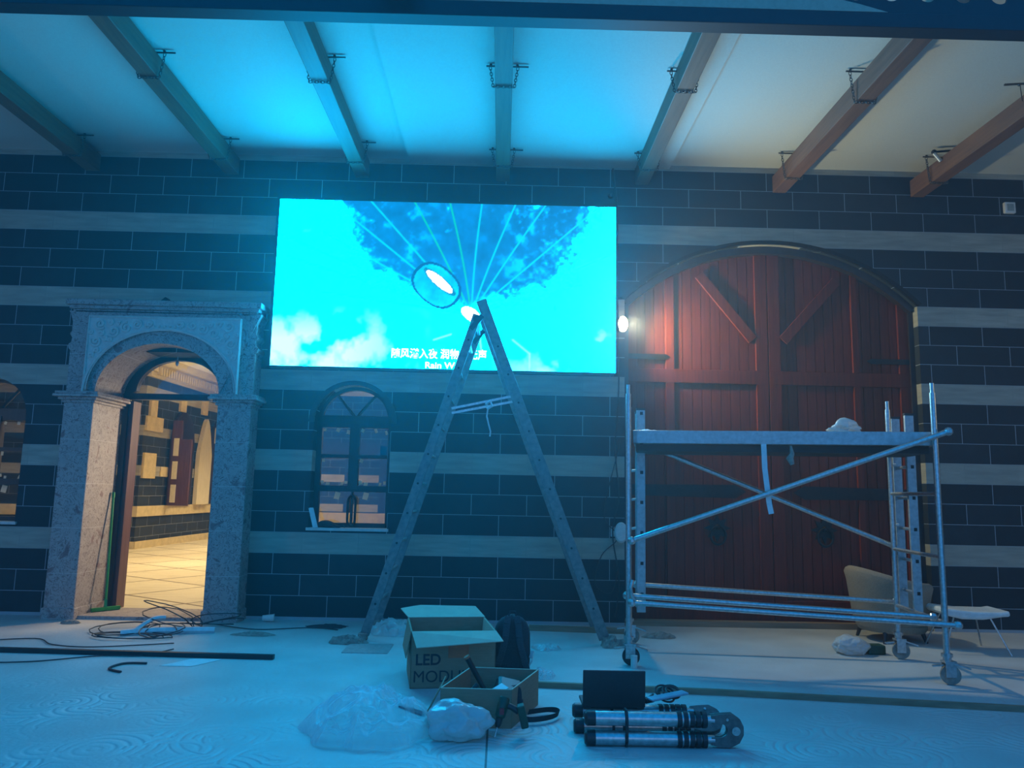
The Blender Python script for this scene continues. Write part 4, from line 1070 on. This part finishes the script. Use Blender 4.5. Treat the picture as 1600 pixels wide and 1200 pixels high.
m = MB(); m.tube((-.10,5.24,.06),(.0,5.2,.06),.02,10); m.build('head', IRON, hm, smooth=True)
m = MB(); m.bar((-.12,5.05,.10),(.06,5.12,.19),.12,.012); tag(m.build('white_card', PAPER, base=(-.05,5.1,.1)), 'pale blue sheet of card tilted inside the tool carton', 'card')
m = MB(); m.box(-.09,.09,-.13,.13,0,.11,Matrix.Translation((.07,5.2,.07))@Matrix.Rotation(radians(18),4,'X')@Matrix.Rotation(radians(14),4,'Y'))
tag(m.build('black_case', BLACK, base=(.07,5.2,.02), bevel=.03), 'rounded black case lying inside the tool carton', 'case')
m = MB(); m.tube((-.22,5.02,.1),(-.12,5.1,.2),.016,10)
tag(m.build('screwdriver', BLACK, base=(-.2,5.05,.05), smooth=True), 'black screwdriver grip pointing up at the left inside the tool carton', 'tool')
m = MB(); m.tube((-.24,5.12,.09),(-.10,5.03,.11),.013,8)
tag(m.build('screwdriver', BLACK, base=(-.2,5.08,.05), smooth=True), 'thin black tool lying flat at the left inside the tool carton', 'tool')
# strap trailing
m = MB()
def rib(pts, w_, up=(0,0,1), th=.003, mat=BLACKF):
    for a,b_ in zip(pts[:-1],pts[1:]):
        m.bar(a,b_,w_,th,up=up)
sp_ = [(.11,5.02,.22),(.14,5.0,.20),(.15,4.99,.12),(.165,4.99,.06),(.18,4.98,.035),(.22,4.97,.03),(.30,5.0,.03),(.37,5.06,.03),(.405,5.13,.03),(.39,5.19,.03),(.34,5.20,.03),(.27,5.17,.03),(.2,5.13,.03)]
out=[]; P_=[Vector(p) for p in sp_]
for i in range(len(P_)-1):
    p0=P_[max(i-1,0)];p1=P_[i];p2=P_[i+1];p3=P_[min(i+2,len(P_)-1)]
    for k in range(5):
        t=k/5; out.append(.5*((2*p1)+(-p0+p2)*t+(2*p0-5*p1+4*p2-p3)*t*t+(-p0+3*p1-3*p2+p3)*t**3))
vs=[];fs=[]
for i,p in enumerate(out):
    wv = Vector((.3,-.2,1)).normalized()*.018 if i>14 else Vector((1,.2,.1)).normalized()*.016
    vs += [p-wv, p+wv, p+wv+Vector((0,.003,0)), p-wv+Vector((0,.003,0))]
for i in range(len(out)-1):
    a=i*4;b_=a+4
    fs += [(a,a+1,b_+1,b_),(a+1,a+2,b_+2,b_+1),(a+2,a+3,b_+3,b_+2),(a+3,a,b_,b_+3)]
m.add(vs,fs); tag(m.build('webbing_strap', BLACKF, base=(.3,5.05,0)), 'black webbing strap looping out of the tool carton onto the floor', 'strap')
# drill standing on its bit
G = thing('cordless_drill', (.06,4.74,0), 'dark green cordless drill leaning on the small tool carton', 'drill')
ax0 = Vector((.012,4.72,.055)); ax1 = Vector((.055,4.76,.215)); dd=(ax1-ax0).normalized()
m = MB(); m.path([ax0+dd*.05,ax0+dd*.06,ax0+dd*.10,ax0+dd*.16,ax1-dd*.0+dd*.0],[.02,.030,.033,.034,.026],14); m.build('motor_body', DGREEN, G, smooth=True)
m = MB(); m.path([ax0,ax0+dd*.02,ax0+dd*.05],[.012,.02,.022],12); m.build('chuck', BLACK, G, smooth=True)
m = MB(); m.tube(ax0-dd*.055,ax0,.004,6); m.build('bit', STEEL, G)
m = MB(); m.path([ax0+dd*.13,ax0+dd*.12+Vector((.05,.0,-.005)),ax0+dd*.10+Vector((.10,0,-.01))],[.02,.017,.02],10); m.build('grip', BLACK, G, smooth=True)
m = MB(); M_=Matrix.Translation(ax0+dd*.085+Vector((.125,0,-.01)))@Matrix.Rotation(radians(-14),4,'Y'); m.box(-.022,.022,-.035,.035,-.075,.055,M_); m.build('battery', DGREEN, G, bevel=.008)
m = MB(); m.box(-.013,.013,-.04,-.02,-.02,.015,Matrix.Translation(ax0+dd*.10)); m.build('badge', REDPL, G)

lumpy('plastic_bag', (-.21,4.70,0), (.165,.12,.10), BAGM, 'milky white plastic bag between the clear film and the drill', 'bag', 21.3, .35, 1.7, crk=.05, knots=((-.8,-.2,.8,.35,.6),(.95,.1,.4,.3,.7)))
cloth_heap('plastic_film', (-.76,4.88,0), (.37,.46), .20, FILM, 'large crumpled heap of clear plastic film on the floor', 'plastic sheet', 33.7, 150, 2.0, .5, .85)
m = MB(); m.bar((-.62,5.32,.006),(-.44,5.12,.006),.05,.01); tag(m.build('flat_strap_end', BLACKF, base=(-.5,5.2,0)), 'dark flat strap end on the floor left of the tool carton', 'strap')

# ------------------------------------------------------------------ telescopic ladders
HINGE = simple('cast_hinge_metal', (.20,.18,.16), (.11,.10,.09), .5, .5, 35, .2)
def tele(name, base, label, flip=0):
    T = thing(name, base, label, 'ladder', 'folded telescopic ladders')
    r_ = .040
    for z_ in (r_+.003, .150):
        m = MB(); m.tube((0,0,z_),(.60,0,z_),r_,20); tb_=m.build('outer_tube', STEEL, T, smooth=True, world=False)
        m = MB(); m.tube((.60,0,z_),(.72,0,z_),r_*.60,18); m.build('inner_tube', STEEL, tb_, smooth=True, world=False)
        m = MB(); m.lathe([(0,0),(r_*.8,0),(r_*1.06,.012),(r_*1.06,.06),(0,.06)],(0,0,0),18,Matrix.Translation((-.02,0,z_))@Matrix.Rotation(pi/2,4,'Y')); m.build('end_foot', BLACK, tb_, smooth=True, world=False)
        for k in range(5):
            m = MB(); x_=.505+k*.036; m.tube((x_,0,z_),(x_+.026,0,z_),r_*1.12,20); m.build('collar', BLACK, T, smooth=True, world=False)
    m = MB(); m.tube((.20,0,.003),(.20,0,.19),.0,4) if False else None
    for x_ in (.215,):
        m = MB(); m.path([(x_,-r_-.006,.04),(x_,-r_-.006,.15),(x_,-r_*.6,.19+.006),(x_,r_*.6,.19+.006),(x_,r_+.006,.15),(x_,r_+.006,.04),(x_,r_*.5,.006),(x_,-r_*.5,.006)],.009,6,closed=True)
        m.build('tie_strap', BLACK, T, world=False)
    # hinge: loop plates with disc
    m = MB()
    outer=[(.70,.178),(.76,.186),(.82,.19),(.865,.16),(.885,.12),(.885,.075),(.86,.03),(.81,.005),(.75,.006),(.70,.018)]
    inner=[(.70,.135),(.735,.135),(.765,.132),(.785,.122),(.792,.108),(.792,.090),(.785,.075),(.765,.063),(.735,.060),(.70,.060)]
    m.strip(inner,outer,-.022,-.006); m.strip(inner,outer,.006,.022); hg=m.build('hinge_plate', HINGE, T, bevel=.002, world=False)
    m = MB(); m.tube((.838,-.034,.098),(.838,.034,.098),.024,18); m.tube((.838,-.040,.098),(.838,.040,.098),.010,12); m.tube((.79,-.028,.158),(.79,.028,.158),.008,10); m.build('hinge_pivot', STEEL, hg, smooth=True, world=False)
    return T
tele('telescopic_ladder', (.53,4.60,0), 'folded telescopic ladder with black collars lying nearest the camera')
T2 = tele('telescopic_ladder', (.49,4.80,.012), 'folded telescopic ladder behind the nearest one, under the laptop')
T2.rotation_euler = (radians(-52),0,0)
LP = thing('laptop', (.71,4.83,.092), 'open black laptop seen from behind, resting on the rear folded ladder', 'laptop')
m = MB(); m.box(-.185,.185,.0,.25,.045,.063); m.build('base', BLACK, LP, bevel=.006, world=False)
M_ = Matrix.Translation((0,0,.060))@Matrix.Rotation(radians(4),4,'X')
m = MB(); m.box(-.188,.188,-.012,.0,.0,.215,M_); lid=m.build('lid', BLACK, LP, bevel=.005, world=False)
m = MB(); m.tube((-.14,-.004,.06),(.14,-.004,.06),.009,8); m.build('hinge', IRON, LP, world=False)
# cable coil + pouch on the ladder
CC = thing('cable_bundle', (1.05,4.93,.16), 'bundle of black cable and blue wrapper lying on the folded ladders', 'cable')
m = MB()
for k in range(7):
    rr=random.Random(k); cx_=1.06+rr.uniform(-.03,.03); cz_=.205+rr.uniform(-.012,.02); ra=.055+rr.uniform(-.015,.01); til=rr.uniform(-.4,.4)
    m.path([(cx_+ra*cos(t*pi/10),4.93+.05*sin(t*pi/10)+til*.03,cz_+ra*.45*sin(t*pi/10+til)) for t in range(20)],.006,6,closed=True)
m.path([(.96,4.9,.21),(.93,4.86,.2),(.90,4.85,.197),(.88,4.82,.20)],.008,6)
m.build('coil', WIRE, CC, smooth=True)
m = MB(); m.bar((.92,4.80,.205),(1.16,4.90,.225),.07,.014); m.build('blue_wrapper', simple('pale_blue_plastic',(.35,.45,.5),(.25,.33,.4),.3), CC, bevel=.005)
m = MB(); m.tube((.90,4.82,.190),(.95,4.84,.195),.016,10); m.build('plug', BLACK, CC)

# ------------------------------------------------------------------ left floor clutter
m = MB(); m.box(-5.6,-1.86,-.022,.022,0,.035,Matrix.Translation((0,0,0))@Matrix.Identity(4))
m = MB(); m.bar((-5.8,6.83,.02),(-1.85,6.66,.02),.045,.035); tag(m.build('black_trim_bar', BLACK, base=(-3.8,6.74,0)), 'long black bar lying on the floor at the left', 'bar')
m = MB(); m.add([(-2.66,6.35,.002),(-2.40,6.35,.002),(-2.26,6.62,.002),(-2.50,6.62,.002),(-2.66,6.35,.004),(-2.40,6.35,.004),(-2.26,6.62,.004),(-2.50,6.62,.004)],[(0,1,2,3),(4,5,6,7),(0,1,5,4),(1,2,6,5),(2,3,7,6),(3,0,4,7)])
tag(m.build('paper_sheet', PAPER, base=(-2.45,6.5,0)), 'pale sheet of paper on the floor against the black bar', 'paper')
hang([(-3.55,7.55,.02),(-3.3,7.65,.03),(-3.0,7.72,.03),(-2.75,7.78,.025)], .035, 'cable_sleeve', 'pale flattened cable sleeve on the floor in front of the doorway', WIREW, cat='sleeve')
hang([(-3.45,7.58,.03),(-3.35,7.75,.12),(-3.25,7.82,.13)], .022, 'cable_sleeve_end', 'pale sleeve end curling up from the cable tangle', WIREW, cat='sleeve')
rr = random.Random(12)
labs = ['thin dark wire loop standing highest in the cable tangle','thin dark wire loop on the left of the cable tangle','thin dark wire loop on the right of the cable tangle','flat dark wire loop in front of the cable tangle','small dark wire loop in the middle of the cable tangle']
for k,(cx_,cy_,rx,ry,hz) in enumerate(((-3.2,7.9,.26,.16,.28),(-3.6,7.75,.26,.22,.05),(-2.85,7.98,.26,.16,.16),(-3.45,7.45,.34,.16,.02),(-3.2,7.6,.18,.16,.09))):
    pts=[]
    for j in range(34):
        t=j/33*4.4*pi; w1=1+.25*sin(t*.7+k); pts.append((cx_+rx*w1*cos(t)+rr.uniform(-.015,.015), cy_+ry*w1*sin(t), .012+hz*abs(sin(t*.5+k))*(.6+.4*sin(t*.33))))
    m = MB(); m.path(pts,.0055,5); tag(m.build('tangled_wire', WIRE, base=(cx_,cy_,0), smooth=True), labs[k], 'wire', 'tangled wires before the doorway')
hang([(-4.9,6.42,.01),(-4.2,6.33,.01),(-3.7,6.38,.01),(-3.3,6.62,.01),(-2.95,6.68,.01),(-2.8,6.95,.01)], .0055, 'floor_cable', 'thin cable snaking in front of the black bar at the left')
hang([(-2.78,6.4,.01),(-2.95,6.38,.01),(-2.98,6.2,.01),(-2.84,6.1,.01)], .009, 'cable_offcut', 'short bent cable offcut in front of the black bar')
hang([(-4.7,7.1,.01),(-4.2,7.3,.01),(-3.9,7.05,.01),(-3.5,6.98,.01),(-2.9,7.2,.01)], .0055, 'floor_cable', 'thin cable behind the black bar at the left')
hang([(-1.6,8.0,.01),(-1.9,8.1,.01),(-2.4,7.95,.01),(-2.9,8.15,.02)], .0055, 'floor_cable', 'thin cable on the floor between doorway and ladder')
cu = thing('paper_cup', (-2.43,8.45,0), 'pale paper cup lying on the floor against the wall', 'cup', rz=radians(10))
m = MB(); M_=Matrix.Translation((-.06,0,.04))@Matrix.Rotation(pi/2,4,'Y'); m.lathe([(.0,0),(.028,0),(.040,.115),(.037,.115),(.026,.006),(.0,.006)],(0,0,0),20,M_); m.build('body', CUPM, cu, smooth=True, world=False)
m = MB(); m.path([(.055,.040*cos(t*pi/10),.04+.040*sin(t*pi/10)) for t in range(20)],.004,6,closed=True); m.build('rim', CUPM, cu, world=False)
cloth_heap('debris_scrap', (-4.35,8.15,0), (.10,.06), .05, RAG, 'small rubble scrap at the foot of the left doorway jamb', 'debris', 14.2, 14)
cloth_heap('debris_scrap', (-2.35,7.7,0), (.22,.07), .04, RAG, 'dark leafy scrap on the floor right of the doorway', 'debris', 15.2, 18)
cloth_heap('debris_scrap', (-1.75,8.2,0), (.22,.10), .03, BLACKF, 'flat dark scrap on the floor below the small window', 'debris', 16.2, 18)
cloth_heap('debris_scrap', (-3.05,4.42,0), (.05,.03), .025, BLACKF, 'tiny dark scrap near the bottom left of the floor', 'debris', 17.2, 12)
cloth_heap('debris_scrap', (1.62,7.95,0), (.16,.08), .07, RAG, 'grey rubble at the back left foot of the scaffold', 'debris', 18.2, 16)
rr = random.Random(4)

# ------------------------------------------------------------------ lights
def area(name, loc, rot, sx, sy, e, col):
    l = bpy.data.lights.new(name, 'AREA'); l.shape = 'RECTANGLE'; l.size = sx; l.size_y = sy; l.energy = e; l.color = col
    o = bpy.data.objects.new(name, l); o.location = loc; o.rotation_euler = rot; COL.objects.link(o); return o
for (lx, ly, e_) in ((-3.5,11.2,90),(-8,11.5,66),(-5.5,14.5,135),(-11,14.5,75),(-5.5,18.5,135),(-2,18,75),(-5.5,22,100)):
    area('inner_room_downlight', (lx,ly,4.24), (0,0,0), 1.4, 1.4, e_*.8, (1,.80,.50)).data.spread = radians(105)
l = bpy.data.lights.new('floodlight_beam', 'SPOT'); l.energy = 235; l.color = (1,.93,.56); l.spot_size = radians(176); l.spot_blend = .9; l.shadow_soft_size = .05
o = bpy.data.objects.new('floodlight_beam', l); COL.objects.link(o); o.location = (1.42, 8.50, 3.31)
o.rotation_euler = Vector((1,-.75,-.10)).to_track_quat('-Z','Y').to_euler()
area('hall_fill', (1.0,-4.5,2.2), (radians(88),0,radians(4)), 6, 1.2, 18, (1,.90,.68))  # broad unseen fill added behind the camera for surfaces facing it
area('left_fill', (-9.3,4.2,2.3), Vector((5.2,4.2,-.6)).to_track_quat('-Z','Y').to_euler(), .7, .7, 17, (1,.84,.62))  # unseen light added at the left to lift the marble doorway
area('right_fill', (8.6,3.6,3.2), Vector((-3.2,4.6,-.2)).to_track_quat('-Z','Y').to_euler(), .7, .7, 24, (1,.90,.60))  # unseen light added at the right to warm the pale wall bands
area('inner_ceiling_fill', (-5,16,3.3), (pi,0,0), 5, 7, 170, (1,.80,.46))  # upward fill added in mid-room to brighten the inner ceiling, no fixture there
area('inner_jamb_fill', (-1.2,11.6,2.6), Vector((-3.25,-2.9,-1.2)).to_track_quat('-Z','Y').to_euler(), .6, .6, 24, (1,.78,.52)).data.spread = radians(60)  # unseen fill added to warm the left jamb of the doorway
W = bpy.data.worlds.new('world'); S.world = W; W.use_nodes = True
W.node_tree.nodes['Background'].inputs[0].default_value = (.0,.32,1,1); W.node_tree.nodes['Background'].inputs[1].default_value = 1.0

m, nt, b = newmat('bloom_haze')  # scatter volume added to give the lens bloom round screen and lamp
vo = N(nt, 'ShaderNodeVolumeScatter'); vo.inputs['Color'].default_value = (.9,.95,1,1); vo.inputs['Density'].default_value = .010; vo.inputs['Anisotropy'].default_value = .68
nt.links.new(vo.outputs[0], nt.nodes['Material Output'].inputs['Volume']); nt.nodes.remove(b)
h = MB(); h.box(-11.9, 9.9, .5, 8.59, .01, 5.2); o = h.build('bloom_haze', m, base=(0,4,0)); o['kind'] = 'stuff'; o.display_type = 'WIRE'
o['label'] = 'thin haze added for the glow around the screen and lamp'
# ------------------------------------------------------------------ camera
cam = bpy.data.cameras.new('camera'); cam.sensor_width = 36; cam.lens = 1200/1600*36; cam.clip_end = 100
co = bpy.data.objects.new('camera', cam); COL.objects.link(co)
co.matrix_world = Matrix.Translation((0,0,1.42)) @ Matrix.Rotation(-radians(.7),4,'Z') @ Matrix.Rotation(pi/2+radians(7.97),4,'X') @ Matrix.Rotation(radians(1.17),4,'Z')
S.camera = co
vs_ = S.view_settings; vs_.view_transform = 'Standard'; vs_.look = 'None'; vs_.gamma = 1; vs_.use_curve_mapping = False; vs_.exposure = 0
S.display_settings.display_device = 'sRGB'
S.cycles.use_denoising = True
S.cycles.max_bounces = 8; S.cycles.transparent_max_bounces = 16
S.cycles.sample_clamp_indirect = 6
